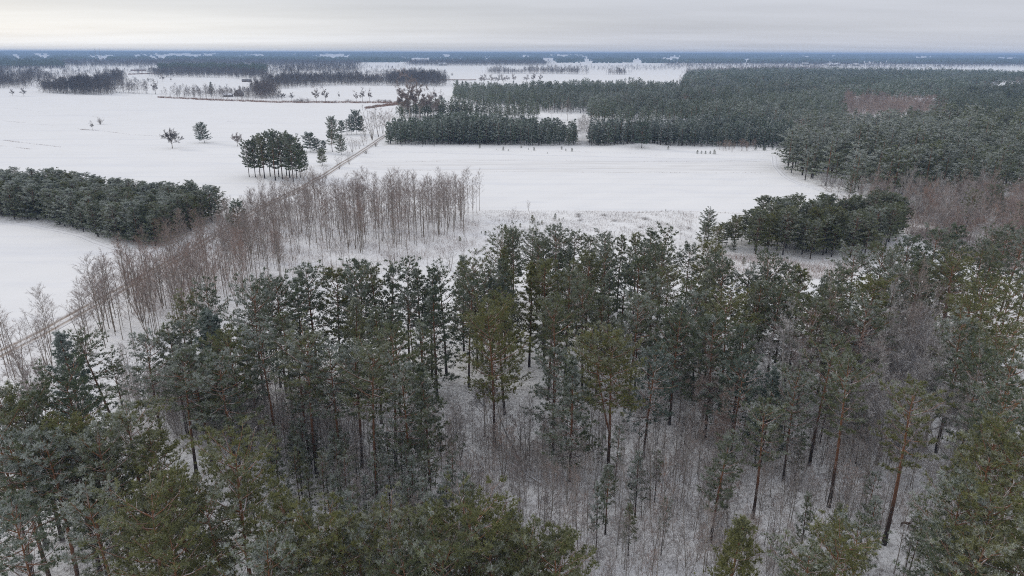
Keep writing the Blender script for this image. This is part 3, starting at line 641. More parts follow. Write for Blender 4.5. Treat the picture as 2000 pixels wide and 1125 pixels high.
# --- pines named one by one: (pixel of the tip, height, form, look, label or None), all in the near woods
NEAR = 'the near wood'; LF = 'the corner wood'; BR = 'the nearest pines'
HERO = [
 # left corner
 (120, 650, 17, 'conical', 'b', LF, 'tall narrow dark pine beside the leaning orange trunk, in front of the birches'),
 (160, 664, 15, 'leaning', 'd', LF, 'leaning pine with bare orange trunk and snowy side limb, left of the snow gap'),
 (140, 738, 18, 'broad', 'd', LF, 'broad dark pine with orange upper stem directly below the leaning pine'),
 (52, 783, 17, 'broad', 'm', LF, None), (12, 772, 18, 'broad', 'o', LF, None), (128, 832, 17, 'high', 'o', LF, None), (250, 812, 18, 'broad', 'o', LF, 'rounded olive pine standing alone at the edge of the grey brushwood'),
 (172, 838, 16, 'conical', 'd', LF, None), (300, 855, 16, 'broad', 'o', LF, None), (30, 872, 17, 'high', 'f', LF, None), (88, 880, 17, 'high', 'f', LF, None), (150, 868, 16, 'high', 'f', LF, None),
 (205, 865, 17, 'high', 'm', LF, None), (-20, 830, 18, 'broad', 'o', LF, None), (345, 935, 17, 'broad', 'o', LF, None), (282, 988, 17, 'broad', 'o', LF, None), 
 (15, 1000, 16, 'high', 'f', LF, None), (190, 975, 16, 'high', 'f', LF, None), 
 (320, 1060, 16, 'broad', 'o', LF, None),
 # nearest row
 (455, 893, 18, 'broad', 'o', BR, 'big olive pine crown with frosted left shoulder and bare lower limbs'),
 (545, 988, 16, 'broad', 'o', BR, 'olive pine with heavily snowed left side, right of the big olive crown'),
 (420, 975, 16, 'open', 'm', BR, None), (505, 1062, 16, 'broad', 'f', BR, None), (630, 1030, 16, 'broad', 'o', BR, None), (668, 1020, 16, 'broad', 'o', BR, None), (705, 1050, 15, 'broad', 'f', BR, None), (760, 1012, 16, 'broad', 'o', BR, None),
 (790, 1075, 15, 'broad', 'm', BR, None), (848, 1020, 17, 'broad', 'o', BR, None), (902, 1010, 17, 'broad', 'o', BR, None), (950, 1030, 16, 'broad', 'o', BR, None), (1018, 998, 14, 'conical', 'f', BR, 'small pointed frosted pine behind the middle of the nearest row'),
 (1035, 1048, 16, 'broad', 'o', BR, None), (1100, 1056, 16, 'broad', 'o', BR, None), (980, 1080, 15, 'broad', 'm', BR, None), (870, 1075, 16, 'broad', 'm', BR, None), (580, 1085, 15, 'broad', 'm', BR, None),
 (1440, 1003, 15, 'conical', 'o', BR, 'bright olive bushy pine with pointed tip standing alone in bare brush'),
 (1640, 1058, 14, 'broad', 'o', BR, 'rounded olive pine crown at the bottom edge beside grey saplings'), (1592, 1078, 14, 'broad', 'm', BR, None), (1695, 1035, 12, 'open', 'f', BR, 'thin frosted pine with pale dead whorls right of the rounded olive crown'),
 (1940, 870, 18, 'broad', 'o', BR, 'tall olive pine rising above the heavily snowed crown'), (1995, 880, 18, 'broad', 'o', BR, None), (1900, 965, 17, 'broad', 'f', BR, 'broad pine with the heaviest snow on its crown, right of the deer'), (1965, 985, 17, 'broad', 'o', BR, None), (1925, 1062, 16, 'broad', 'o', BR, None), (2010, 1040, 17, 'broad', 'o', BR, None), (1875, 1080, 14, 'broad', 'd', BR, None),
 # front edge of the near wood
 (280, 664, 15, 'broad', 'f', NEAR, None), (222, 706, 11, 'open', 'f', NEAR, 'small thin frosted pine alone in the snow gap below the birches'), (330, 640, 16, 'slender', 'f', NEAR, None), (352, 634, 16, 'slender', 'm', NEAR, None),
 (405, 603, 18, 'conical', 'b', NEAR, 'big dark blue-green pointed pine in front of the dense birches'), (412, 612, 18, 'conical', 'b', NEAR, None), (452, 662, 17, 'high', 'o', NEAR, None), (345, 700, 16, 'high', 'f', NEAR, None), (380, 690, 16, 'slender', 'f', NEAR, None),
 (490, 570, 18, 'broad', 'f', NEAR, None), (535, 555, 18, 'broad', 'd', NEAR, None), (575, 548, 16, 'slender', 'f', NEAR, None), (600, 530, 18, 'broad', 'd', NEAR, None), (650, 532, 17, 'broad', 'o', NEAR, None), (692, 517, 18, 'broad', 'd', NEAR, 'dark green dense pine on the skyline, tallest below the birch grove'),
 (730, 525, 18, 'slender', 'o', NEAR, None), (752, 524, 18, 'slender', 'd', NEAR, None), (790, 522, 18, 'open', 'd', NEAR, None), (685, 588, 17, 'conical', 'o', NEAR, 'bright olive columnar pine in front of the dark skyline pines'),
 (515, 662, 17, 'high', 'f', NEAR, None), (580, 668, 17, 'slender', 'f', NEAR, None), (592, 672, 18, 'high', 'm', NEAR, 'pine with thick curved orange trunk and flat crown left of centre'), (645, 690, 17, 'high', 'f', NEAR, None), (690, 690, 16, 'high', 'f', NEAR, None), (758, 658, 18, 'high', 'm', NEAR, None), (478, 640, 16, 'slender', 'm', NEAR, None),
 (550, 620, 16, 'slender', 'm', NEAR, None), (430, 700, 17, 'high', 'f', NEAR, None),
 (818, 528, 18, 'slender', 'd', NEAR, None), (836, 530, 18, 'slender', 'd', NEAR, None), (866, 538, 17, 'open', 'd', NEAR, 'spindly see-through pine top against the snow gap'), (846, 562, 18, 'conical', 'd', NEAR, 'fresh green conical pine at the left of the snow corridor'),
 (716, 702, 18, 'high', 'm', NEAR, None), (790, 715, 17, 'broad', 'f', NEAR, None), (830, 710, 16, 'conical', 'd', NEAR, 'dense deep green bushy pine left of the snow corridor'), (812, 640, 17, 'slender', 'm', NEAR, None), (770, 600, 17, 'slender', 'd', NEAR, None), (730, 610, 17, 'slender', 'm', NEAR, None),
 (930, 518, 18, 'broad', 'o', NEAR, None), (912, 556, 17, 'broad', 'd', NEAR, None), (960, 552, 15, 'broad', 'b', NEAR, None), (940, 540, 16, 'broad', 'm', NEAR, None),
 (972, 468, 15, 'broad', 'm', NEAR, None), (1000, 456, 15, 'broad', 'm', NEAR, None), (1036, 456, 15, 'broad', 'm', NEAR, None), (1060, 470, 14, 'broad', 'm', NEAR, None), (1090, 470, 14, 'broad', 'm', NEAR, None), (1120, 460, 15, 'broad', 'm', NEAR, None), (1150, 472, 14, 'broad', 'm', NEAR, None), (1186, 464, 16, 'broad', 'd', NEAR, None),
 (1036, 518, 18, 'conical', 'o', NEAR, None), (1066, 520, 18, 'broad', 'o', NEAR, None), (985, 582, 18, 'broad', 'o', NEAR, None), (964, 612, 19, 'broad', 'o', NEAR, 'tall olive pine at the centre with long bare orange trunk'), (1086, 600, 17, 'open', 'm', NEAR, None), (1150, 498, 17, 'broad', 'o', NEAR, None), (1180, 492, 17, 'broad', 'd', NEAR, None),
 (1120, 692, 17, 'conical', 'f', NEAR, 'frosted pointed pine just left of the snapped white branch'), (1202, 655, 19, 'forked', 'o', NEAR, 'round-topped olive pine with forked orange trunk beside the snapped white branch'), (1085, 690, 14, 'broad', 'f', NEAR, None), (1110, 540, 17, 'broad', 'm', NEAR, None), (1145, 560, 17, 'broad', 'm', NEAR, None), (1075, 575, 17, 'slender', 'm', NEAR, None),
 (1213, 461, 16, 'slender', 'm', NEAR, None), (1247, 461, 17, 'slender', 'o', NEAR, None), (1273, 456, 17, 'slender', 'd', NEAR, None), (1299, 453, 17, 'open', 'd', NEAR, 'see-through pine top at the end of the skyline beside the clearing'), (1295, 492, 17, 'broad', 'd', NEAR, None), (1250, 510, 17, 'broad', 'd', NEAR, None), (1310, 530, 16, 'broad', 'o', NEAR, None), (1280, 545, 17, 'broad', 'f', NEAR, None),
 (1394, 504, 17, 'broad', 'd', NEAR, None), (1417, 520, 17, 'broad', 'd', NEAR, None), (1462, 533, 15, 'broad', 'f', NEAR, None), (1500, 533, 15, 'broad', 'd', NEAR, None), (1540, 522, 17, 'broad', 'm', NEAR, None), (1326, 590, 16, 'conical', 'd', NEAR, None), (1240, 585, 17, 'broad', 'f', NEAR, None), (1325, 625, 16, 'broad', 'd', NEAR, 'dark broad pine behind the reddish saplings right of the forked pine'),
 (1482, 560, 17, 'broad', 'm', NEAR, None), (1430, 590, 17, 'broad', 'o', NEAR, None), (1372, 580, 16, 'broad', 'f', NEAR, None), (1345, 560, 16, 'broad', 'm', NEAR, None), (1590, 590, 17, 'broad', 'm', NEAR, None), (1560, 570, 16, 'broad', 'm', NEAR, None), (1520, 580, 16, 'broad', 'd', NEAR, None), (1455, 640, 17, 'slender', 'd', NEAR, None), (1400, 630, 17, 'broad', 'd', NEAR, None),
 (1680, 494, 17, 'broad', 'f', NEAR, None), (1730, 492, 17, 'broad', 'm', NEAR, None), (1780, 466, 18, 'broad', 'd', NEAR, None), (1830, 455, 18, 'broad', 'd', NEAR, None), (1866, 512, 17, 'broad', 'o', NEAR, None), (1886, 446, 19, 'slender', 'd', NEAR, 'isolated slim pine with bare trunk at the edge of the brown wood'), (1936, 490, 17, 'slender', 'm', NEAR, None), (1992, 455, 18, 'broad', 'd', NEAR, None),
 (1930, 563, 18, 'broad', 'o', NEAR, None), (1978, 568, 17, 'broad', 'o', NEAR, None), (1900, 600, 18, 'broad', 'o', NEAR, None), (1710, 558, 18, 'broad', 'o', NEAR, None), (1690, 598, 17, 'broad', 'f', NEAR, None), (1630, 570, 17, 'broad', 'm', NEAR, None), (1612, 540, 15, 'slender', 'f', NEAR, None), (1655, 535, 16, 'broad', 'm', NEAR, None), (1750, 530, 17, 'broad', 'm', NEAR, None), (1800, 520, 17, 'broad', 'm', NEAR, None),
 (1620, 672, 17, 'open', 'm', NEAR, None), (1668, 718, 18, 'open', 'm', NEAR, 'pine with see-through crown above a pair of long orange trunks'), (1790, 772, 18, 'open', 'o', NEAR, 'open-crowned pine on a tall orange trunk beside the deer'), (1960, 650, 18, 'broad', 'o', NEAR, None), (1885, 640, 18, 'broad', 'f', NEAR, None), (1925, 700, 17, 'broad', 'd', NEAR, None), (1990, 720, 18, 'broad', 'd', NEAR, None), (1960, 790, 17, 'broad', 'd', NEAR, None), 
 (1510, 720, 14, 'conical', 'b', NEAR, None), (1450, 705, 14, 'broad', 'b', NEAR, None), (1412, 852, 13, 'slender', 'm', NEAR, 'medium pine on a straight orange stem among bare saplings'), (1500, 800, 14, 'open', 'm', NEAR, None), (1560, 740, 14, 'broad', 'f', NEAR, None), (1272, 690, 15, 'broad', 'b', NEAR, None), (1190, 905, 9, 'slender', 'f', NEAR, None),
 
]
hero_xy = []
for (px, py, h, form, lk, st, lab) in HERO:
    x, y = by_top(px, py, h); kt = ch(PINES[form])
    rz = 0.2 if form in ('leaning', 'forked') else None
    if form == 'leaning': rz = math.pi
    if form == 'leaning': x += 0.14 * h
    hero_xy.append((x, y)); put('pine_tree', kt, x, y, h, lk, 'pine tree', st, lab, rz=rz, wide=RNG.uniform(.92, 1.15), tilt=(RNG.normal() * .02, RNG.normal() * .02))
# --- the rest of the near wood fills between them
HX = np.array(hero_xy)
FQ = []
def back_stand(Q, nfront, name, label, color):
    """the nearest of a stand as trees of their own, those hidden behind them as one mass"""
    Q.sort(key=lambda q: q[0] ** 2 + q[1] ** 2); rest = []
    for (x, y, kt, h, lk, st, wd) in Q:
        if nfront > 0:
            if put('pine_tree', kt, x, y, h, lk, 'pine tree', st, wide=wd): nfront -= 1
        elif inframe(x, y, h): rest.append((x, y, kt, h, wd))
    if not rest: return
    ks = []
    for r in rest:
        if not any(r[2] is k for k in ks): ks.append(r[2])
    c = lambda i: np.array([r[i] for r in rest], float); n = len(rest); tn = np.zeros((n, 3)); tn[:, 0] = RNG.normal(size=n) * .15
    me = merged(name, [k['A'] for k in ks], c(0), c(1), g(c(0), c(1)) - .05, np.array([r[3] / r[2]['h'] for r in rest]), RNG.uniform(0, 6.28, n), np.array([[k is r[2] for k in ks].index(True) for r in rest]), tn, [M_NEEDLE, M_BARK], c(4))
    print(name, n); stuff(name, me, label, color)
def fill(poly, spacing, hs, forms, looks, stand, name='pine_tree', cat='pine tree', gap=2.6, kits=PINES, keep=None):
    n = 0; xs, ys = scatter(poly, spacing, RNG)
    for x, y in zip(xs, ys):
        if len(HX) and np.min(np.hypot(HX[:, 0] - x, HX[:, 1] - y)) < gap: continue
        if keep and not keep(x, y): continue
        FQ.append((x, y, ch(kits[ch(forms)]), RNG.uniform(*hs), ch(looks), stand, RNG.uniform(.8, 1.02))); n += 1
    return n
corridor = gp([(890, 850), (960, 850), (945, 640), (915, 640)])
okc = lambda x, y: not inpoly(corridor, np.array([x]), np.array([y]))[0]
n1 = fill([(330, 745), (480, 715), (650, 705), (800, 700), (930, 650), (1000, 610), (1180, 585), (1330, 615), (1420, 700), (1380, 800), (1100, 780), (800, 790), (560, 770), (380, 765)], 7.0, (14, 18), ['broad', 'high', 'slender', 'conical'], 'dmdo', NEAR, keep=okc)
n4 = fill([(430, 800), (560, 790), (800, 800), (860, 850), (700, 905), (520, 880), (420, 850)], 12, (9, 14), ['broad', 'slender', 'conical'], 'fmfd', NEAR)
n2 = fill([(1420, 690), (1560, 700), (1700, 640), (1850, 600), (2080, 600), (2080, 690), (1850, 670), (1600, 730), (1450, 745)], 6.6, (14, 18), ['broad', 'slender', 'broad'], 'dmoo', NEAR)
back_stand(FQ, 34, 'pine_stand', 'pines standing hidden behind the crowns of the near wood', (.35, .42, .2))

# --- pine island at the field edge
ISL = 'the field-edge island'
xs, ys = scatter([(1370, 497), (1430, 492), (1500, 500), (1570, 502), (1620, 514), (1690, 508), (1760, 468), (1772, 455), (1650, 448), (1540, 450), (1440, 468), (1372, 478)], 4.4, RNG)
IQ = []
for x, y in zip(xs, ys):
    IQ.append((x, y, ch(ISLK[:3]), RNG.uniform(8.0, 11.8) * (.74 if pix(x, y, 0)[0] < 1450 else 1), ch('fmomm'), ISL, RNG.uniform(1.05, 1.35)))
back_stand(IQ, 34, 'pine_stand', 'pines at the back of the bushy island at the field edge', (.5, .42, .15))
# --- clump of tall pines and its neighbours beside the track
CL = 'the tall clump'
for (px, pb, pt, form, lk, lab) in [
  (487, 346, 283, 'open', 'd', 'outermost pine of the clump, on a slanting trunk at the field side'), (499, 346, 276, 'open', 'd', None), (508, 343, 270, 'broad', 'm', None), (517, 348, 266, 'slender', 'm', None), (528, 344, 261, 'broad', 'd', None), (538, 352, 268, 'slender', 'd', None), (545, 346, 262, 'broad', 'd', None),
  (552, 350, 267, 'slender', 'd', None), (560, 343, 265, 'broad', 'd', None), (566, 347, 262, 'slender', 'm', None), (573, 354, 266, 'broad', 'd', None), (580, 348, 275, 'open', 'd', None), (587, 347, 285, 'conical', 'd', None), (596, 340, 296, 'conical', 'd', None)]:
    x, y, h = by_base(px, pb, pt); put('pine_tree', ch(ISLK if (form in ('open', 'conical', 'broad')) else PINES[form]), x, y, h, lk, 'pine tree', CL, lab, wide=.92 if form in ('open', 'conical', 'broad') else 1.2)
RS = 'the far track-side pines'
WK = {'wide': WIDE}
for (px, pb, pt, form, lk, lab, wd) in [
  (606, 297, 263, 'wide', 'b', 'wide rounded blue-green pine behind the tall clump', 1.15), (620, 298, 274, 'wide', 'b', None, 1.0), (633, 297, 276, 'wide', 'b', None, .8), (649, 296, 255, 'broad', 'd', 'tall two-tiered pine with leaning flat top beside the track', 1.3), (651, 280, 235, 'wide', 'd', None, .75), (667, 302, 267, 'wide', 'd', 'dark pine at the foot of the two-tiered pine', .7),
  (668, 264, 238, 'wide', 'b', None, .8), (678, 263, 234, 'slender', 'b', None, 1.7), (687, 263, 232, 'wide', 'b', None, .6), (697, 263, 220, 'wide', 'b', 'tallest of the far pines where the track meets the plantation', .75), (705, 262, 232, 'wide', 'd', None, .7), (630, 324, 295, 'wide', 'm', 'small umbrella-shaped pine alone beside the track', 1.0)]:
    x, y, h = by_base(px, pb, pt); put('pine_tree', ch(WK.get(form) or PINES[form]), x, y, h, lk, 'pine tree', RS, lab, wide=wd)
x, y, h = by_base(400, 279, 245); put('pine_tree', WIDE[0], x, y, h, 'b', 'pine tree', 'the open field', 'lone dark pine leaning in the open white field', wide=1.05, tilt=(0, -.16))
x, y, h = by_base(470, 471, 397); put('pine_tree', ISLK[0], x, y, h, 'd', 'pine tree', 'x', 'dark pine at the road corner of the young plantation', wide=1.0)
x, y, h = by_base(1253, 290, 243); put('pine_tree', WIDE[1], x, y, h, 'b', 'pine tree', 'x', 'bushy pine standing on the white mound before the plantation', wide=1.0)

DX, DY = at(1767, 1031)
def deer_spot(x, y): return (np.abs(x - DX * (y / DY)) < 1.8) & (y < DY + 2) & (y > DY - 6)
# --- young plantation beside the white field
YP = 'the young plantation'
xs, ys = scatter([(-50, 424), (60, 430), (150, 449), (220, 474), (290, 484), (345, 466), (425, 430), (432, 421), (380, 418), (300, 411), (200, 398), (100, 385), (-50, 378)], 3.35, RNG)
for x, y in zip(xs, ys):
    p = pix(x, y, 0)
    put('young_pine', ch(YOUNG), x, y, RNG.uniform(8.0, 10.8), ch('ffmfwf'), 'young pine', YP, wide=RNG.uniform(1.3, 1.65))
print('young', len(xs))
# --- thin frosted pole pines
PP = 'the frosted thicket'
for poly, sp in (([(470, 950), (600, 905), (760, 925), (890, 990), (930, 1080), (900, 1160), (600, 1160), (480, 1080)], 2.5), ([(1150, 960), (1300, 940), (1330, 1130), (1130, 1130)], 4.2), ([(1560, 1080), (1760, 1060), (1830, 1160), (1540, 1160)], 3.6), ([(1450, 860), (1700, 860), (1700, 980), (1450, 960)], 6), ([(380, 850), (700, 850), (760, 900), (420, 920)], 5.0)):
    xs, ys = scatter(poly, sp, RNG)
    for x, y in zip(xs, ys):
        if not deer_spot(x, y): put('pine_sapling', ch(POLES), x, y, RNG.uniform(5.5, 9.5), ch('wwfm'), 'pine sapling', PP, wide=RNG.uniform(.9, 1.3))
    print('poles', len(xs))

# --- birches
BT = 'the birch belt'; BG = 'the birch grove'
nb = 0; BQ = []
def birches(poly, sp, hs, stand, looks='vvnr', keep=1.0, kits=BIRCH[:4] * 3 + BIRCH[4:], wide=(.85, 1.25)):
    global nb
    xs, ys = scatter(poly, sp, RNG)
    for x, y in zip(xs, ys):
        if math.sin(x * .45 + 1.3 * math.sin(y * .3)) * math.sin(y * .37 + 1) < -.45: continue
        x += 1.1 * math.sin(x * .9 + y * .7); y += 1.1 * math.sin(y * .8 - x * .6)
        if np.min(np.hypot(RX - x, RY - y)) < 3.6 or RNG.uniform() > keep: continue
        BQ.append((x, y, ch(kits), RNG.uniform(*hs), ch(looks), stand, RNG.uniform(*wide)))
birches([(150, 640), (300, 548), (400, 483), (480, 520), (560, 545), (480, 600), (400, 640), (330, 672), (215, 705)], 2.75, (9.0, 14.0), BT)
birches([(400, 483), (500, 424), (545, 402), (590, 402), (565, 470), (560, 545), (480, 520)], 2.6, (7.0, 11.5), BT)
birches([(-30, 735), (60, 690), (150, 640), (215, 705), (120, 745), (30, 770)], 3.5, (9, 12.5), BT, 'nvv', kits=BIRCH)
birches([(595, 415), (660, 412), (760, 410), (850, 409), (938, 414), (922, 450), (885, 470), (800, 492), (700, 500), (600, 492), (580, 450)], 2.95, (10.5, 14.5), BG, kits=BIRCH[:4] * 4 + BIRCH[4:5])
birches([(575, 495), (700, 505), (860, 480), (880, 500), (800, 540), (700, 548), (560, 540)], 6.5, (7, 12), BG, 'nv')
for k in range(4, len(RX), 5):                       # a thin row on the field side of the track
    if pix(RX[k], RY[k], 0)[0] > 545: break
    if RNG.uniform() < .45:
        x = RX[k] - RTY[k] * RNG.uniform(4.5, 6); y = RY[k] + RTX[k] * RNG.uniform(4.5, 6)
        if put('birch_tree', ch(BIRCH), x, y, RNG.uniform(8, 12), ch('nv'), 'birch tree', BT, table=TW): nb += 1
BQ.sort(key=lambda q: q[0] ** 2 + q[1] ** 2); rest = []
for (x, y, kt, h, lk, st, wd) in BQ:
    if nb < 215:
        if put('birch_tree', kt, x, y, h, lk, 'birch tree', st, wide=wd, table=TW): nb += 1
    elif inframe(x, y, h): rest.append((x, y, kt, h, wd))
kk = [id(k) for k in BIRCH]; A_ = lambda i: np.array([r[i] for r in rest], float)
me = merged('birch_trees', [k['A'] for k in BIRCH], A_(0), A_(1), g(A_(0), A_(1)) - .05, np.array([r[3] / r[2]['h'] for r in rest]), RNG.uniform(0, 6.28, len(rest)), np.array([kk.index(id(r[2])) for r in rest]), None, [M_BIRCH, M_TWIG], A_(4))
stuff('birch_wood', me, 'farther birches at the back of the belt and the grove, thin brown crowns', (.4, .45, 0))
print('birch', nb, len(rest))
x, y, h = by_base(1126, 284, 232)
for k in range(12):
    px = 1128 + 1.8 * k; x, y, h = by_base(px, 284 + RNG.uniform(-4, 1), 230 + RNG.uniform(-6, 8)); put('birch_tree', BIRCH[k % 2], x, y, h, 'p', 'birch tree', 'the white gap in the plantation', table=TW, group='white birches in the plantation gap', label='white stemmed birch in the gap between the two plantation blocks')

# --- bare broadleaved trees
BW = 'the bare wood'
for (px, py, h, k, lk, lab) in [
  (1812, 570, 15, 0, 'v', 'large bare tree with fanned brown crown among the right-hand pines'), (1762, 598, 13, 2, 'p', None), (1640, 642, 13, 2, 'r', 'bare tree with reddish fan of twigs under the frosted pines'), (1542, 648, 15, 1, 'p', 'pale upright bare tree with wide forks and snowed limbs'), (1582, 652, 13, 3, 'r', 'reddish bare tree just right of the pale forked tree'),
  (1746, 658, 13, 2, 'p', None), (1802, 690, 13, 0, 'p', None), (1742, 760, 11, 2, 'p', None), (1885, 785, 12, 2, 'p', 'bare tree with pale outstretched limbs above the deer'), (1382, 715, 11, 3, 'r', 'slim pale bare tree with reddish twigs in the snowy gap'), (1416, 790, 9, 3, 'r', None), (1338, 700, 10, 3, 'n', None), (1700, 700, 12, 0, 'n', None),
  (946, 735, 9, 3, 'p', 'pale bare sapling tree touching the central orange trunk'), (1690, 640, 12, 2, 'n', None), (1860, 600, 12, 0, 'v', None), (1690, 740, 11, 3, 'n', None), (1840, 720, 12, 2, 'p', None), (1275, 655, 9, 3, 'r', None), (60, 715, 12, 2, 'v', 'brown bare crown at the left edge below the track'), (20, 730, 11, 0, 'v', None), (1770, 640, 13, 2, 'v', None), (1820, 640, 12, 2, 'p', None)]:
    x, y = by_top(px, py, h); put('bare_tree', BROAD[k], x, y, h, lk, 'bare tree', BW if px > 1200 else NEAR, lab, table=TW)
xs, ys = scatter([(1650, 398), (1720, 404), (1850, 408), (2080, 405), (2080, 560), (1960, 545), (1860, 492), (1800, 462), (1720, 425)], 5.6, RNG)
for x, y in zip(xs, ys):
    k = RNG.uniform()
    if k < .45: put('bare_tree', ch(BROAD), x, y, RNG.uniform(8, 12.5), ch('nrvp'), 'bare tree', BW, table=TW)
    elif k < .9: put('birch_tree', ch(BIRCH), x, y, RNG.uniform(9, 13), ch('vnr'), 'birch tree', BW, table=TW)
    else: put('pine_tree', ch(PINES['broad']), x, y, RNG.uniform(10, 13), ch('od'), 'pine tree', BW)
print('bare wood', len(xs))
for k in range(16):                                  # frosted fringe at the corner of the field
    px = 1605 + 10 * k; x, y, h = by_base(px + RNG.uniform(-4, 4), 366 + 2.6 * k + RNG.uniform(-5, 5) + (10 if k % 2 else 0), 0 + 345 + 2.2 * k); put('bare_tree', ch(BROAD[:3]), x, y, min(h, 9), 'p', 'bare tree', 'the field-corner fringe', table=TW)

# bare trees and bushes in the fields: (foot pixel, top row, kit, look, label)
for (px, pb, pt, kt, lk, lab) in [
  (337, 290, 258, BROADF[2], 'k', 'small bare round-headed tree alone in the white field left of the lone pine'),
  (196, 243, 229, SHRUB[0], 'n', 'small fan-shaped bush alone in the white field'), (181, 254, 239, BROADF[3], 'p', 'small pale tree on the weedy line in the white field'),
  (464, 286, 264, BROADF[2], 'n', 'grey rounded bush behind the tall pine clump'),
  (25, 187, 176, BROADF[0], 'k', 'left one of two small trees before the far wood'), (47, 188, 174, BROADF[0], 'k', 'right one of two small trees before the far wood'),
  (304, 184, 160, BROADF[1], 'n', 'leaning thin bare tree at the end of the far tree row'),
  (551, 197, 180, BROADF[0], 'k', 'first round bare tree right of the farm copse'), (570, 196, 183, BROADF[0], 'k', 'second round bare tree right of the farm copse, slightly smaller'), (618, 200, 174, BROADF[1], 'n', 'tall bare tree with bulging crown on the far hedge line'), (636, 199, 175, BROADF[1], 'n', 'tall bare tree beside its twin on the far hedge line'),
  (662, 193, 182, BROADF[3], 'n', 'tiny bare tree standing apart beyond the far hedge'), (696, 198, 181, BROADF[1], 'n', 'left tree of the tight trio on the far hedge line'), (708, 198, 176, BROADF[1], 'n', 'middle and tallest tree of the trio on the far hedge line'), (722, 198, 178, BROADF[3], 'n', 'right tree of the tight trio on the far hedge line'),
  (801, 232, 158, BROADF[1], 'v', 'big bare tree with fan crown at the corner of the dark plantation'), (820, 232, 168, BROADF[1], 'v', None), (790, 232, 176, BROADF[1], 'v', None),
  (850, 200, 178, BROADF[3], 'n', None), (862, 204, 182, BROADF[3], 'n', None), (846, 232, 182, BROADF[1], 'n', None),
  (727, 274, 209, BIRCH[5], 'n', 'broom-shaped bare tree at the far bend of the track'), (739, 268, 214, BIRCH[4], 'v', 'brown many-stemmed tree beside the broom-shaped one'), (748, 262, 218, BIRCH[4], 'v', None), (756, 258, 214, BIRCH[5], 'r', None), (764, 255, 218, BIRCH[4], 'r', None), (713, 268, 240, BIRCH[5], 'v', None),
  (637, 349, 320, BIRCH[5], 'v', 'twiggy bush touching the track below the umbrella-shaped pine'), (610, 366, 330, BIRCH[5], 'r', 'reddish brush beside the track next to the tall pine clump'), (663, 331, 304, BIRCH[5], 'n', 'pale vase-shaped bush beside the track'), (682, 322, 294, BIRCH[5], 'n', 'dark-footed bush beside the track, next to the vase-shaped one'),
  (688, 297, 268, BIRCH[5], 'n', None), (695, 293, 270, BIRCH[4], 'n', None), (702, 290, 272, BIRCH[5], 'v', None), (710, 284, 262, BIRCH[5], 'v', None), (716, 281, 266, BIRCH[4], 'v', None), (734, 286, 276, SHRUB[0], 'v', None), (715, 300, 292, SHRUB[1], 'n', None),
  (1032, 413, 392, BIRCH[4], 'n', 'thin bare tree at the edge of the scrubby clearing'), (1003, 428, 405, BIRCH[4], 'n', None), (1012, 430, 412, BIRCH[4], 'n', None),
  (1328, 470, 440, BIRCH[0], 'n', 'thin dead tree at the corner of the pine island'),
  (905, 505, 465, BIRCH[4], 'n', None), (880, 528, 485, BIRCH[5], 'n', None), (862, 520, 480, BIRCH[4], 'n', None), (835, 522, 470, BIRCH[1], 'n', None),
  (992, 159, 149, BROADF[0], 'n', None), (940, 162, 149, BROADF[0], 'n', None), (1004, 160, 147, BROADF[0], 'n', 'round bare tree standing apart before the far tree row'), (945, 163, 148, BROADF[0], 'n', None), (960, 163, 148, BROADF[0], 'n', None), (972, 163, 148, BROADF[0], 'n', None), (983, 163, 148, BROADF[0], 'n', None), (1028, 161, 148, BROADF[0], 'n', None), (1042, 161, 143, BROADF[1], 'n', None), (1056, 160, 145, BROADF[1], 'n', None),
  (883, 148, 142, SHRUB[0], 'k', 'dark bush alone on the far white field'), (318, 159, 148, BROADF[0], 'n', None), (334, 159, 152, BROADF[3], 'n', None), (290, 160, 153, BROADF[0], 'n', None), (300, 160, 155, BROADF[3], 'n', None),
  (1790, 262, 208, BROADF[1], 'n', None)]:
    x, y, h = by_base(px, pb, pt)
    shrubby = any(kt is q for q in SHRUB)
    nm = 'bush' if shrubby else ('birch_tree' if any(kt is q for q in BIRCH) else 'bare_tree')
    put(nm, kt, x, y, h, lk, nm.replace('_', ' '), 'the far fields' if pb < 235 else 'the track side', lab, table=TW, wide=1.5 if any(kt is q for q in BIRCH[4:]) else 1.2, parts=('stems', 'twigs') if shrubby else ('trunk', 'crown'), force=True)
x, y, h = by_base(414, 187, 160); put('spruce_tree', PINES['conical'][1], x, y, h, 'd', 'spruce', 'x', 'dark pointed spruce above the farmyard', wide=1.3)
for (px, pb, pt) in [(680, 199, 193), (655, 199, 195), (740, 199, 193), (752, 200, 193), (762, 200, 194), (602, 199, 191), (590, 200, 190), (580, 200, 192), (642, 200, 196), (870, 159, 156)]:
    x, y, h = by_base(px, pb, pt); put('bush', SHRUB[int(RNG.integers(2))], x, y, h, 'n', 'bush', 'the far hedge line', table=TW, wide=2.2, parts=('stems', 'twigs'))

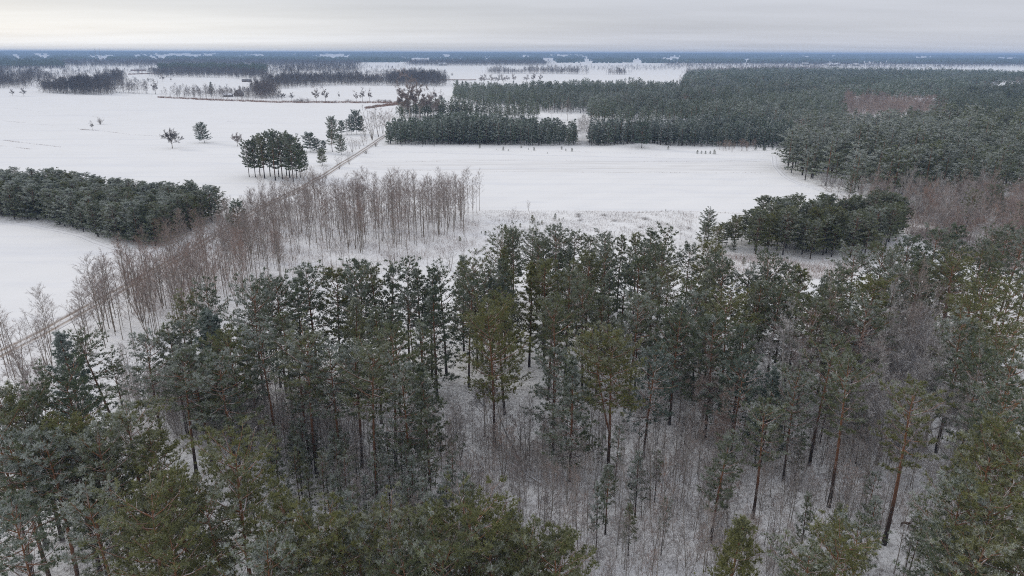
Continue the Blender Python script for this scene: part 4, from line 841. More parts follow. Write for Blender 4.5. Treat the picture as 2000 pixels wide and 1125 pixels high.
# --- saplings and brush of the near wood
SW = 'the grey sapling thicket'
xs, ys = scatter([(330, 770), (480, 820), (720, 850), (900, 860), (1050, 860), (1300, 850), (1500, 840), (1700, 870), (1850, 880), (1880, 1130), (1500, 1180), (1000, 1180), (900, 1180), (760, 920), (500, 900), (350, 880)], 3.1, RNG)
ns = 0
for x, y in zip(xs, ys):
    if ns >= 290: break
    if deer_spot(x, y): continue
    if put('sapling', ch(SAPL), x, y, RNG.uniform(3.2, 7.5), ch('nnpvr'), 'sapling', SW, table=TW, group='bare saplings in the near wood', label='thin leafless sapling rising from the brushwood between the pines', tilt=(RNG.normal() * .06, RNG.normal() * .06), parts=('stem', 'twigs')): ns += 1
xs, ys = scatter([(800, 880), (1050, 850), (1400, 860), (1700, 870), (1820, 930), (1800, 1125), (1300, 1160), (980, 1120)], 3.6, RNG)
for x, y in zip(xs, ys):
    if not deer_spot(x, y) and RNG.uniform() < .8: put('bare_tree', SAPL[3] if RNG.uniform() < .6 else BIRCH[3], x, y, RNG.uniform(6.5, 10), ch('nkv'), 'bare tree', 'the sapling floor', table=TW, wide=.9, tilt=(RNG.normal() * .05, RNG.normal() * .05))
print('saplings', ns)
def more_saplings():
    xs, ys = scatter([(300, 760), (480, 810), (900, 850), (1300, 850), (1700, 860), (2030, 820), (2060, 1180), (760, 1180), (600, 920), (320, 900)], 1.6, RNG); k = (np.sin(xs * .33 + 1.2 * np.sin(ys * .21)) + np.sin(ys * .41 + xs * .12 + 2) + RNG.uniform(-.7, .7, len(xs)) > .15) & ~deer_spot(xs, ys); xs, ys = xs[k], ys[k]; n = len(xs)
    me = merged('sapling_thicket', [k['A'] for k in SAPL], xs, ys, g(xs, ys) - .05, RNG.uniform(.45, .95, n), RNG.uniform(0, 6.28, n), RNG.integers(0, 4, n), None, [M_GREYB, M_TWIG])
    stuff('sapling_thicket', me, 'lower leafless saplings filling the brush between the near pines', (.4, .7, 0))
more_saplings()
def pale_thicket():
    xs, ys = scatter([(240, 745), (420, 765), (560, 800), (730, 850), (720, 935), (520, 915), (330, 870), (230, 800)], 1.35, RNG); n = len(xs)
    me = merged('sapling_thicket', [k['A'] for k in SAPL], xs, ys, g(xs, ys) - .05, RNG.uniform(.5, 1.1, n), RNG.uniform(0, 6.28, n), RNG.integers(0, 4, n), None, [M_GREYB, M_TWIG])
    stuff('sapling_thicket', me, 'pale frosted brushwood between the corner wood and the near pines', (.3, .95, 0))
pale_thicket()
def undergrowth(px_poly, n, hmin, hmax, wid, seed, frost):
    rng = np.random.default_rng(seed); P = gp(px_poly); A = np.array(P); X = []; Y = []
    while sum(map(len, X)) < n:
        x = rng.uniform(A[:, 0].min(), A[:, 0].max(), n * 2); y = rng.uniform(A[:, 1].min(), A[:, 1].max(), n * 2)
        den = np.sin(x * .21 + 1) * np.sin(y * .27) + .6 * np.sin(x * .63 + y * .5) + rng.uniform(-1, 1.4, len(x))
        k = inpoly(P, x, y) & (den > 0) & ~deer_spot(x, y); X.append(x[k]); Y.append(y[k])
    x = np.concatenate(X)[:n]; y = np.concatenate(Y)[:n]
    B = np.stack([x, y, g(x, y)], 1); D = rng.normal(size=(n, 3)) * np.array([.35, .35, .1]) + np.array([0, 0, 1]); D = unit(D) * rng.uniform(hmin, hmax, n)[:, None]
    m = MB(); A_ = np.stack([rng.uniform(0, 1, n), np.clip(rng.normal(frost, .35, n), 0, 1), np.zeros(n)], 1)
    m.blades(B, D, wid * rng.uniform(.6, 1.3, n), 0, A_, rng=rng)
    # side twigs
    k = rng.uniform(.3, .95, n)[:, None]; B2 = np.repeat(B + D * k, 2, 0); D2 = unit(np.repeat(D, 2, 0) * .5 + rng.normal(size=(2 * n, 3)) * .7) * rng.uniform(.2, .6, 2 * n)[:, None] * hmax * .45
    m.blades(B2, D2, wid * .7, 0, np.repeat(A_, 2, 0), rng=rng)
    return m
FG = [(230, 760), (480, 740), (800, 740), (1000, 760), (1400, 760), (1700, 760), (2020, 720), (2060, 1180), (-60, 1180), (-40, 1000), (230, 800)]
stuff('undergrowth', undergrowth(FG, 80000, .25, 1.5, .03, 5, .45).mesh('undergrowth', [M_TWIG]), 'grey leafless brush and stalks poking through the snow of the near wood', (.35, .75, 0))
stuff('undergrowth', undergrowth([(100, 760), (330, 700), (560, 560), (930, 420), (1360, 415), (1640, 520), (1500, 560), (900, 560), (500, 720), (230, 780)], 15000, .2, .9, .035, 6, .3).mesh('undergrowth', [M_TWIG]), 'low brown stalks in the snow under the birches and in the clearing', (.7, .45, 0))
stuff('undergrowth', undergrowth([(1625, 392), (1720, 398), (2080, 398), (2080, 570), (1850, 500), (1720, 430)], 34000, .5, 3.2, .06, 8, .25).mesh('undergrowth', [M_TWIG]), 'brown brush filling the bare wood on the right', (.55, .5, 0))
stuff('undergrowth', undergrowth([(1345, 495), (1500, 505), (1700, 515), (1660, 545), (1480, 552), (1350, 530)], 5000, .3, 1.7, .05, 23, .3).mesh('undergrowth', [M_TWIG]), 'reddish scrub on the snow in front of the bushy island', (.8, .4, 0))
stuff('undergrowth', undergrowth([(940, 414), (1355, 412), (1350, 470), (1000, 480)], 5000, .2, .9, .06, 24, .2).mesh('undergrowth', [M_TWIG]), 'low dark weeds of the clearing beside the field', (.5, .2, .4))
stuff('undergrowth', undergrowth([(570, 430), (940, 420), (930, 480), (720, 540), (560, 545)], 9000, .3, 1.6, .04, 19, .3).mesh('undergrowth', [M_TWIG]), 'low scrub at the foot of the birch grove', (.6, .45, 0))
stuff('undergrowth', undergrowth([(255, 548), (420, 462), (560, 396), (610, 396), (570, 560), (330, 680)], 7000, .5, 2.2, .04, 9, .2).mesh('undergrowth', [M_TWIG]), 'brown brush between the stems of the birch belt', (.8, .35, 0))

# --- seedlings and flattened brush of the clearing
SC_ = 'the clearing'
for (px, pb, pt) in [(980, 458, 444), (988, 452, 438), (997, 449, 440), (1007, 447, 441), (1016, 444, 436), (1040, 437, 421), (1044, 433, 425), (1050, 442, 433), (1058, 439, 431), (1047, 450, 442), (1084, 430, 417), (1092, 432, 426), (1050, 456, 448), (1066, 455, 449), (940, 456, 450), (948, 458, 450), (900, 470, 464), (898, 471, 461), (953, 470, 464), (1000, 437, 431), (1100, 428, 424), (1035, 447, 440), (975, 448, 440), (1300, 412, 408), (1002, 462, 450), (1495, 532, 510), (1470, 530, 512), (1452, 520, 505), (1360, 512, 498), (1400, 498, 480), (1432, 492, 470)]:
    x, y, h = by_base(px, pb, pt); put('pine_seedling', ch(YOUNG[:3]), x, y, h, ch('dmo'), 'seedling', SC_, wide=1.1, label='knee to head high dark pine seedling in the snow of the scrubby clearing', group='pine seedlings in the clearing')
for (px, pb, pt, lab) in [(983, 294, 286, 'largest dark seedling on the snow before the plantation, left of its twin'), (1043, 294, 287, 'round dark seedling on the snow before the plantation, right of its twin'), (937, 290, 282, None), (1018, 289, 284, None), (1097, 292, 286, None), (1105, 294, 290, None), (1117, 296, 289, None), (993, 295, 291, None), (1069, 300, 297, None), (785, 286, 283, None), (825, 287, 284, None), (848, 286, 283, None), (914, 287, 284, None), (970, 292, 290, None), (1032, 292, 289, None), (1305, 292, 285, None), (1362, 300, 293, None), (1370, 300, 294, None), (1378, 300, 294, None), (1387, 300, 294, None), (1395, 301, 292, None)]:
    x, y, h = by_base(px, pb, pt); put('pine_seedling', ch(YOUNG[:2]), x, y, h, 'd', 'seedling', SC_, lab or 'small dark pine seedling on the snow strip before the plantation', None if lab else 'pine seedlings before the plantation', wide=1.25)
for (px, pb) in [(1133, 432), (1130, 425), (1131, 421), (1200, 432), (1180, 421), (1260, 428), (1250, 445), (1345, 447), (1105, 450), (1075, 461), (952, 470), (930, 495)]:
    x, y = at(px, pb); put('brush_pile', SHRUB[1], x, y, RNG.uniform(.7, 1.1), 'p', 'brush pile', SC_, 'low flattened heap of grey twigs lying in the snowy clearing', 'twig heaps in the clearing', wide=2.2, table=TW, parts=('stems', 'twigs'))
for k in range(26):                                  # reddish thicket at the far end of the field
    px = 1398 + RNG.uniform(0, 78); x, y, h = by_base(px, 294 + RNG.uniform(-4, 4), 274 + RNG.uniform(-3, 6)); put('birch_tree', BIRCH[int(RNG.integers(6))], x, y, h, 'r', 'birch tree', 'x', 'short reddish birch in the thicket at the far right end of the field', 'reddish birch thicket by the field', wide=1.5, table=TW)
for k in range(5):
    px = 1475 + RNG.uniform(0, 40); x, y, h = by_base(px, 293 + RNG.uniform(-3, 3), 285 + RNG.uniform(-3, 3)); put('pine_seedling', ch(YOUNG[:2]), x, y, h, 'b', 'seedling', 'x', 'small pine seedling right of the reddish thicket at the field end', 'seedlings by the reddish thicket', wide=1.3)

# --- fallen and snapped wood
def log(name, P, r0, r1, label, snowy=False):
    m = MB(); P = np.array(P); n = len(P); m.tube(P, np.linspace(r0, r1, n), 7)
    rng = np.random.default_rng(len(label))
    for k in range(6):
        b = P[0] + (P[-1] - P[0]) * rng.uniform(.4, .95); d = rng.normal(size=3) * .5; d[2] = abs(d[2])
        m.tube(np.array([b, b + d * 1.2]), np.array([r1 * .6, .01]), 4)
    o = bpy.data.objects.new(name, m.mesh(name, [M_GREYB if not snowy else M_PALE])); C.objects.link(o); o['label'] = label; o['category'] = 'dead wood'
def plain(name, col, rough=.85, noise=0.0, ns_=3.0):
    m, nt = mat(name); c = col
    if noise: c = nmix(nt, nmath(nt, 'MULTIPLY', nnoise(nt, tco(nt), ns_, 4), noise), col, tuple(v * .45 for v in col))
    finish(nt, c, rough); return m
M_PALE = plain('barkless_wood', (.62, .58, .54), noise=.25)
def P3(px, py, z): x, y = at(px, py, z); return (x, y, z)
bx_, by_ = at(1055, 950)
log('fallen_trunk', [(bx_, by_, .5), (bx_ - 2.2, by_ + 1.0, 1.5), (bx_ - 3.6, by_ + 1.8, 2.2)], .14, .08, 'short dark fallen trunk leaning in the brush at the centre')
bx_, by_ = at(1018, 903)
log('leaning_trunk', [(bx_, by_, .1), (bx_ - 1.8, by_ + 1.2, 3.0), (bx_ - 2.9, by_ + 1.6, 6.0), (bx_ - 3.2, by_ + 1.8, 9.0)], .12, .05, 'thin dead trunk leaning left across the snow below the central pine')
a = P3(1163, 797, 7.0); b = (a[0] + .25, a[1] + .1, 8.9); c = (a[0] + .75, a[1] + .1, 9.15)
e = bpy.data.objects.new('snapped_branch', None)
m = MB(); m.tube(np.array([(a[0] - .6, a[1] + .2, 0.0), (a[0] - .5, a[1] + .2, 3.5), (a[0] - .2, a[1], 6.2), a]), np.array([.10, .085, .07, .06]), 6, 0); m.tube(np.array([a, ((a[0] + b[0]) / 2 - .1, a[1], 8.0), b, c]), np.array([.075, .08, .085, .05]), 6, 1)
o = bpy.data.objects.new('snapped_trunk', m.mesh('snapped_trunk', [M_GREYB, M_PALE])); C.objects.link(o); o['label'] = 'thin snapped stem with its barkless white top bent over'; o['category'] = 'dead wood'

# --- roe deer
def deer():
    x, y = at(1767, 1031); z = float(g(x, y))
    M_FUR = plain('deer_fur', (.085, .050, .034), noise=.5, ns_=9); M_RUMP = plain('pale_rump', (.50, .42, .36))
    V = []; E = []; Rr = []
    def chain(pts, parent=None):
        last = parent
        for p in pts:
            V.append(p[:3]); Rr.append(p[3]); i = len(V) - 1
            if last is not None: E.append((last, i))
            last = i
        return last
    # head to +x
    chain([(-.42, 0, .70, .13)]); chain([(-.2, 0, .71, .16), (.05, 0, .68, .155), (.28, 0, .68, .16), (.40, 0, .74, .12)], 0)
    nk = chain([(.50, 0, .90, .08), (.56, 0, 1.03, .065)], 4); chain([(.66, 0, 1.02, .06), (.78, 0, .95, .032)], nk)
    for s in (-1, 1):
        chain([(.53, s * .05, 1.08, .022), (.50, s * .10, 1.20, .03), (.49, s * .11, 1.26, .008)], nk)
        chain([(.30, s * .08, .52, .065), (.33, s * .08, .34, .032), (.30, s * .08, .15, .02), (.32, s * .08, .0, .024)], 3)
        chain([(-.40, s * .09, .55, .095), (-.32, s * .09, .40, .05), (-.46, s * .09, .27, .026), (-.42, s * .09, .12, .019), (-.40, s * .09, 0, .024)], 0)
    me = bpy.data.meshes.new('roe_deer'); me.from_pydata(V, E, [])
    o = bpy.data.objects.new('roe_deer', me); C.objects.link(o)
    sk = o.modifiers.new('skin', 'SKIN'); ss = o.modifiers.new('smooth', 'SUBSURF'); ss.levels = ss.render_levels = 1
    for i, v in enumerate(me.skin_vertices[0].data):
        v.radius = (Rr[i], Rr[i]); v.use_root = (i == 0)
    dg = bpy.context.evaluated_depsgraph_get(); ev = bpy.data.meshes.new_from_object(o.evaluated_get(dg)); o.modifiers.clear(); o.data = ev
    ev.materials.clear(); ev.materials.append(M_FUR); ev.materials.append(M_RUMP)
    for p in ev.polygons: p.use_smooth = True; p.material_index = 1 if (p.center.x < -.50 and p.center.z > .58) else 0
    o.location = (x, y, z - .01); o.rotation_euler = (0, 0, R(-18)); o['label'] = 'small brown roe deer standing on the snow beside the tall orange pine trunk'; o['category'] = 'deer'
deer()

# --- merged stands: woods in which nobody would count the trees
def wood(name, poly, sp, hs, tpls, label, color, kind, seed, ground=False, widen=(1.0, 1.3), grow=None, jit=.8, keep=None, tint=.0):
    rng = np.random.default_rng(seed); X, Y = scatter(poly, sp, rng, 1.3, ground)
    if kind == 'bare': k = (np.sin(X * 1.9 / sp ** .5 + seed) * np.sin(Y * 1.1 / sp ** .5) + rng.uniform(-.3, 1.2, len(X))) > -.25; X, Y = X[k] + rng.normal(size=k.sum()) * sp * 1.2, Y[k]
    if keep is not None: k = keep(X, Y); X, Y = X[k], Y[k]
    n = len(X); S = rng.uniform(*hs, n); base = max(t[0][:, 2].max() for t in tpls)
    S = S / base * (1 + (.32 if kind == 'bare' else .20) * np.sin(X * .055 + seed) * np.sin(Y * .043 + X * .012)) * rng.choice([1, 1, .85, .7], n); tn = np.zeros((n, 3)); tn[:, 0] = rng.normal(size=n) * .22; tn[:, 1] = rng.normal(size=n) * .12 + tint
    if kind == 'pine': tn[:, 0] += .30 * np.sin(X * .019 + seed) * np.sin(Y * .011 + X * .006); tn[:, 1] += .16 * np.sin(X * .031 + 2) * np.sin(Y * .023 + seed)
    mats = [M_NEEDLE, M_BARK] if kind == 'pine' else [M_TWIG, M_GREYB]
    me = merged(name, tpls, X, Y, g(X, Y) - .1, S, rng.uniform(0, 6.28, n), rng.integers(0, len(tpls), n), tn, mats, rng.uniform(*widen, n))
    print(name, label[:30], n, len(me.polygons))
    return stuff(name, me, label, color)
# plantation blocks behind the field
wood('pine_plantation', [(757, 283), (900, 283), (1124, 285), (1126, 274), (1000, 266), (770, 264)], 2.9, (11.8, 15), YLO, 'dense dark young pine block behind the snow field, left of the white birches', (.10, .55, .55), 'pine', 31, tint=.12, widen=(1.1, 1.4))
wood('pine_plantation', [(1150, 285), (1300, 286), (1512, 288), (1545, 292), (1550, 272), (1400, 266), (1150, 268)], 3.0, (10.5, 14.0), YLO, 'dense dark young pine block behind the snow field, right of the white birches', (.10, .60, .6), 'pine', 32, tint=.12, widen=(1.1, 1.4))
wood('pine_belt', [(772, 231), (900, 231), (1048, 234), (1052, 229), (900, 226), (785, 225)], 3.4, (9, 16), PLO1, 'straggling dark pine row behind the left plantation block', (.25, .35, .2), 'pine', 33)
# big forest
wood('pine_forest', [(886, 200), (960, 210), (1060, 221), (1142, 222), (1152, 243), (1300, 249), (1515, 258), (1600, 268), (1650, 262), (1640, 215), (1620, 190), (1330, 181), (1130, 182), (1000, 186), (890, 187)], 6.0, (14.5, 19), PLO1, 'large dark pine forest behind the plantation blocks', (.25, .55, .35), 'pine', 34, tint=.08, widen=(1.0, 1.4))
wood('pine_forest', [(1328, 172), (1440, 186), (1600, 190), (1640, 208), (1800, 207), (1860, 203), (1915, 190), (1915, 178), (2140, 178), (2100, 158), (1900, 150), (1700, 146), (1500, 146), (1345, 152)], 8.0, (15, 20), PLO2, 'far dark pine forest below the blue horizon woods', (.15, .45, .5), 'pine', 35, widen=(1.2, 1.6))
wood('pine_forest', [(1820, 232), (1960, 236), (2140, 234), (2140, 196), (1990, 192), (1875, 200), (1840, 208)], 6.2, (14, 19), PLO1, 'rounded pine wood in front of the hamlet', (.35, .5, .3), 'pine', 36, widen=(1.2, 1.6))
PLH = [lo(pine(600 + k, 17, c, r_, f, limbs=26, subs=5, tufts=4, needles=4, nl=.56, nw=.24, dead=0, lo=True)) for k, (c, r_, f) in enumerate([(.16, 3.3, 'broad'), (.22, 3.0, 'broad'), (.14, 3.1, 'conical'), (.20, 3.5, 'broad')])]
wood('pine_forest', [(1524, 336), (1560, 351), (1620, 368), (1700, 384), (1820, 393), (2160, 393), (2160, 276), (1900, 264), (1760, 260), (1640, 268), (1560, 285)], 6.3, (14.0, 21.5), PLH, 'dense grey-green pine forest at the right end of the snow field', (.55, .75, .15), 'pine', 37, widen=(1.4, 1.9), tint=.10)
# bare patches in the forest
for (poly, sp, lab, sd_, cl) in [([(1636, 236), (1720, 240), (1830, 236), (1820, 212), (1700, 206), (1646, 210)], 4.5, 'reddish birch wood in the clearing before the snow-roofed house', 41, (.6, .45, 0)), ([(1340, 166), (1400, 168), (1402, 164), (1350, 162)], 7, 'reddish birch patch inside the far pine forest', 42, (1, .3, 0)), ([(900, 200), (1060, 216), (1150, 238), (1500, 246), (1600, 220), (1600, 190), (1330, 184), (1000, 188)], 26, 'single brown trees scattered through the large pine forest', 47, (.6, .4, 0)), ([(1560, 200), (1680, 192), (1670, 180), (1580, 182)], 13, 'scattered brown trees among the far pines', 43, (.7, .3, 0)), ([(1880, 178), (2050, 176), (2050, 166), (1900, 170)], 9, 'brown trees round the hamlet roofs', 44, (.6, .3, 0)), ([(1735, 160), (1768, 160), (1765, 154), (1738, 155)], 9, 'small reddish wood on the far forest edge', 45, (1, .3, 0))]:
    wood('birch_wood', poly, sp, (12, 17), BLO, lab, cl, 'bare', sd_)
wood('birch_wood', [(1535, 276), (1640, 264), (1760, 256), (1900, 258), (1900, 250), (1760, 247), (1640, 254), (1540, 262)], 7, (9, 14), BLO, 'brown bare trees in the gap behind the grey-green pine forest', (.55, .45, 0), 'bare', 48)
# dark bare woods of the fields on the left
DK = (.12, .14, .85)
wood('bare_wood', [(84, 181), (100, 183), (150, 185), (218, 186), (216, 178), (160, 176), (84, 176)], 3.8, (16, 22), BLO, 'dense dark leafless wood in the white fields', DK, 'bare', 51)
wood('bare_wood', [(190, 168), (240, 168), (238, 160), (192, 160)], 5, (17, 22), BLO, 'dark leafless trees rising behind the dense field wood', DK, 'bare', 52)
wood('tree_row', [(220, 182), (290, 184), (290, 182), (222, 179)], 5, (11, 17), BLO, 'thin even row of bare trees right of the dense field wood', (.2, .2, .6), 'bare', 53)
wood('bare_wood', [(-60, 174), (50, 174), (54, 166), (-60, 150)], 7, (14, 20), BLO, 'dark leafless wood at the far left edge', DK, 'bare', 54)
wood('tree_row', [(0, 158), (150, 150), (150, 148), (0, 154)], 12, (9, 15), BLO, 'broken hedge of bare trees behind the field wood', DK, 'bare', 541)
wood('farm_copse', [(330, 191), (380, 193), (540, 199), (535, 194), (480, 186), (400, 185), (332, 187)], 6.5, (7, 15), BLO, 'bare trees crowding round the farmhouse', (.35, .25, .6), 'bare', 55)
wood('farm_copse', [(498, 192), (536, 194), (534, 184), (500, 184)], 3.2, (13, 18), BLO, 'dense brown thicket right of the farmhouse', (.4, .2, .7), 'bare', 56)
wood('bare_wood', [(516, 172), (540, 174), (600, 171), (640, 168), (760, 168), (800, 169), (860, 171), (866, 166), (760, 161), (690, 158), (560, 157), (520, 162)], 5.5, (12, 20), BLO, 'long dark leafless wood beyond the hedge line', DK, 'bare', 57)
wood('bare_wood', [(300, 152), (420, 152), (520, 158), (525, 148), (480, 144), (300, 142)], 8, (14, 20), BLO, 'dark wood with pale stems behind the farm', DK, 'bare', 58)
wood('pine_wood', [(310, 141), (520, 145), (525, 137), (310, 134)], 10, (17, 22), PLO2, 'dark pine ridge behind the farm wood', (.05, .1, .5), 'pine', 59, widen=(1.3, 1.8))
wood('pine_wood', [(-80, 135), (130, 134), (120, 126), (-80, 124)], 11, (18, 23), PLO2, 'dark blue pine wood at the far left', (.05, .1, .6), 'pine', 60, widen=(1.3, 1.8))
wood('bare_wood', [(130, 133), (300, 132), (700, 134), (700, 124), (300, 120), (120, 122)], 15, (17, 22), BLO2, 'broad blue-grey wood beyond the farm', DK, 'bare', 61)
wood('bare_wood', [(540, 146), (700, 143), (700, 136), (540, 136)], 11, (15, 21), BLO2, 'dark wood with few clearings behind the long wood', DK, 'bare', 62)
wood('tree_row', [(956, 144), (993, 144.5), (993, 143), (956, 142.5)], 5, (12, 18), BLO, 'short row of bare trees across the far white field', (.15, .2, .7), 'bare', 63)
wood('tree_row', [(997, 144.5), (1016, 144.5), (1016, 143), (997, 143)], 5, (12, 17), BLO, 'small clump at the end of the short tree row', (.15, .2, .7), 'bare', 64)
wood('tree_row', [(1024, 144), (1138, 146), (1138, 143.5), (1024, 142)], 7, (13, 22), BLO, 'long double row of bare trees across the far white field', (.15, .2, .7), 'bare', 65)
wood('tree_row', [(1190, 147), (1228, 146), (1228, 144.5), (1190, 145)], 6, (10, 16), BLO, 'dark clump of bare trees left of the forest tip', (.15, .2, .7), 'bare', 66)
wood('tree_row', [(1160, 140), (1300, 139), (1314, 136), (1160, 137)], 22, (9, 14), BLO, 'scattered hedges on the far white fields', DK, 'bare', 67)
wood('tree_row', [(1345, 147), (1450, 143), (1600, 140), (1600, 136), (1450, 138), (1340, 143)], 9, (11, 17), BLO, 'grey bare trees along the back of the far pine forest', (.3, .2, .5), 'bare', 68)
wood('tree_row', [(690, 137), (800, 136), (800, 133), (690, 132)], 26, (9, 14), BLO, 'bare trees on the white field behind the long wood', DK, 'bare', 69)
wood('bare_wood', [(800, 129.5), (1066, 129.5), (1066, 124), (800, 122)], 13, (17, 22), BLO2, 'straight dark wood closing the far white field', DK, 'bare', 70)
wood('bare_wood', [(1300, 135), (1790, 134), (2100, 132), (2100, 124), (1300, 125)], 22, (13, 20), BLO2, 'blue-grey woods beyond the far pine forest', DK, 'bare', 71)
wood('pine_wood', [(1840, 128), (2100, 129), (2100, 122), (1840, 122)], 26, (18, 24), PLO2, 'dark blue pine ridge at the far right', (.05, .1, .6), 'pine', 72, widen=(1.5, 2))
for (poly, sp, hs, lab, sd_) in [([(-60, 172), (84, 172), (130, 158), (60, 140), (-60, 138)], 11, (10, 18), 'scattered dark trees and hedges at the far left', 81), ([(100, 150), (320, 147), (320, 138), (60, 138)], 19, (8, 16), 'hedges and copses between the field woods', 82), ([(220, 165), (300, 165), (300, 160), (220, 160)], 13, (5, 10), 'low scrub along the far field edge', 83),
    ([(640, 152), (830, 150), (800, 143), (640, 144)], 15, (8, 17), 'trees rising behind the long dark wood', 84), ([(760, 166), (866, 168), (862, 152), (800, 148), (760, 156)], 6, (13, 20), 'taller dark end of the long wood', 85), ([(1080, 139), (1320, 137), (1320, 130), (1060, 131)], 26, (7, 15), 'hedged plots on the far right plain', 86), ([(1330, 140), (1900, 137), (1900, 130), (1330, 132)], 30, (7, 14), 'hedged plots behind the far forest', 87), ([(345, 186), (500, 190), (500, 180), (345, 179)], 9, (5, 12), 'orchard trees behind the farmhouse', 88), ([(400, 128), (700, 128), (700, 121), (400, 121)], 28, (12, 20), 'blue woods behind the farm', 89)]:
    wood('field_trees', poly, sp, hs, BLO, lab, DK, 'bare', sd_)
# reed strips
for (P_, n, lab) in [([(308, 191), (400, 196), (540, 201), (760, 202), (800, 201), (800, 200), (540, 199), (400, 194), (308, 189)], 5000, 'strip of reddish reeds along the far hedge line'), ([(255, 139), (285, 139), (285, 136.5), (255, 136.5)], 2500, 'reddish reeds on the far field'), ([(250, 146), (316, 144), (316, 142.5), (250, 144.5)], 2500, 'reed strip across the far field'), ([(715, 213), (760, 207), (800, 203), (800, 200), (750, 205), (712, 211)], 2500, 'brown ditch growth near the big bare tree'), ([(865, 157), (930, 157), (930, 156), (865, 156)], 1500, 'brown ditch line on the far field')]:
    stuff('reeds', undergrowth(P_, n, .8, 2.2, .3, n, .1).mesh('reeds', [M_TWIG]), lab, (1, .25, 0))
# weedy lines in the open fields
def weeds(px, n, seed, hh=.45):
    rng = np.random.default_rng(seed); X, Y, tx, ty = path_points(px, .5); k = rng.integers(0, len(X), n)
    w_ = .5 + .5 * np.sin(X * .05 + seed) + .5 * np.sin(X * .17 + 2); k = k[rng.uniform(0, 1.6, n) < w_[k]]; n = len(k)
    x = X[k] + rng.normal(size=n) * .5; y = Y[k] + rng.normal(size=n) * .5
    m = MB(); m.blades(np.stack([x, y, g(x, y)], 1), np.stack([rng.normal(size=n) * .2, rng.normal(size=n) * .2, rng.uniform(.4, 1.2, n)], 1) * hh, np.full(n, .07), 0, np.stack([rng.uniform(0, 1, n), rng.uniform(0, .5, n), np.zeros(n)], 1), rng=rng)
    return m
WD = MB(); k = 0
for (pl, n) in [([(4, 236), (90, 244), (160, 252), (190, 255), (250, 262), (330, 268), (420, 277)], 1500), ([(158, 253), (172, 254), (190, 255)], 900), ([(8, 274), (30, 277), (55, 280), (150, 291)], 900), ([(-30, 284), (18, 286), (60, 291)], 1200), ([(0, 210), (30, 212), (110, 222), (280, 236), (420, 238)], 800), ([(445, 237), (540, 245), (560, 250)], 400), ([(150, 198), (300, 208), (420, 214)], 300), ([(560, 207), (610, 208)], 700), ([(720, 316), (1000, 313), (1300, 316), (1520, 315)], 900), ([(800, 333), (1100, 337), (1500, 338)], 700), ([(960, 413), (1150, 414), (1350, 413), (1500, 420)], 1200), ([(760, 290), (900, 293), (1100, 296), (1240, 300), (1340, 304)], 500), ([(1270, 305), (1350, 303), (1300, 309)], 400), ([(1655, 380), (1620, 372), (1600, 362), (1640, 388)], 900)]:
    a_ = weeds(pl, n, 900 + k).arrays(); k += 1; WD.add(a_[0], a_[1], 0, a_[3])
stuff('dry_weeds', WD.mesh('dry_weeds', [M_TWIG]), 'thin lines of dry weeds crossing the snowed fields', (.5, .3, 0))

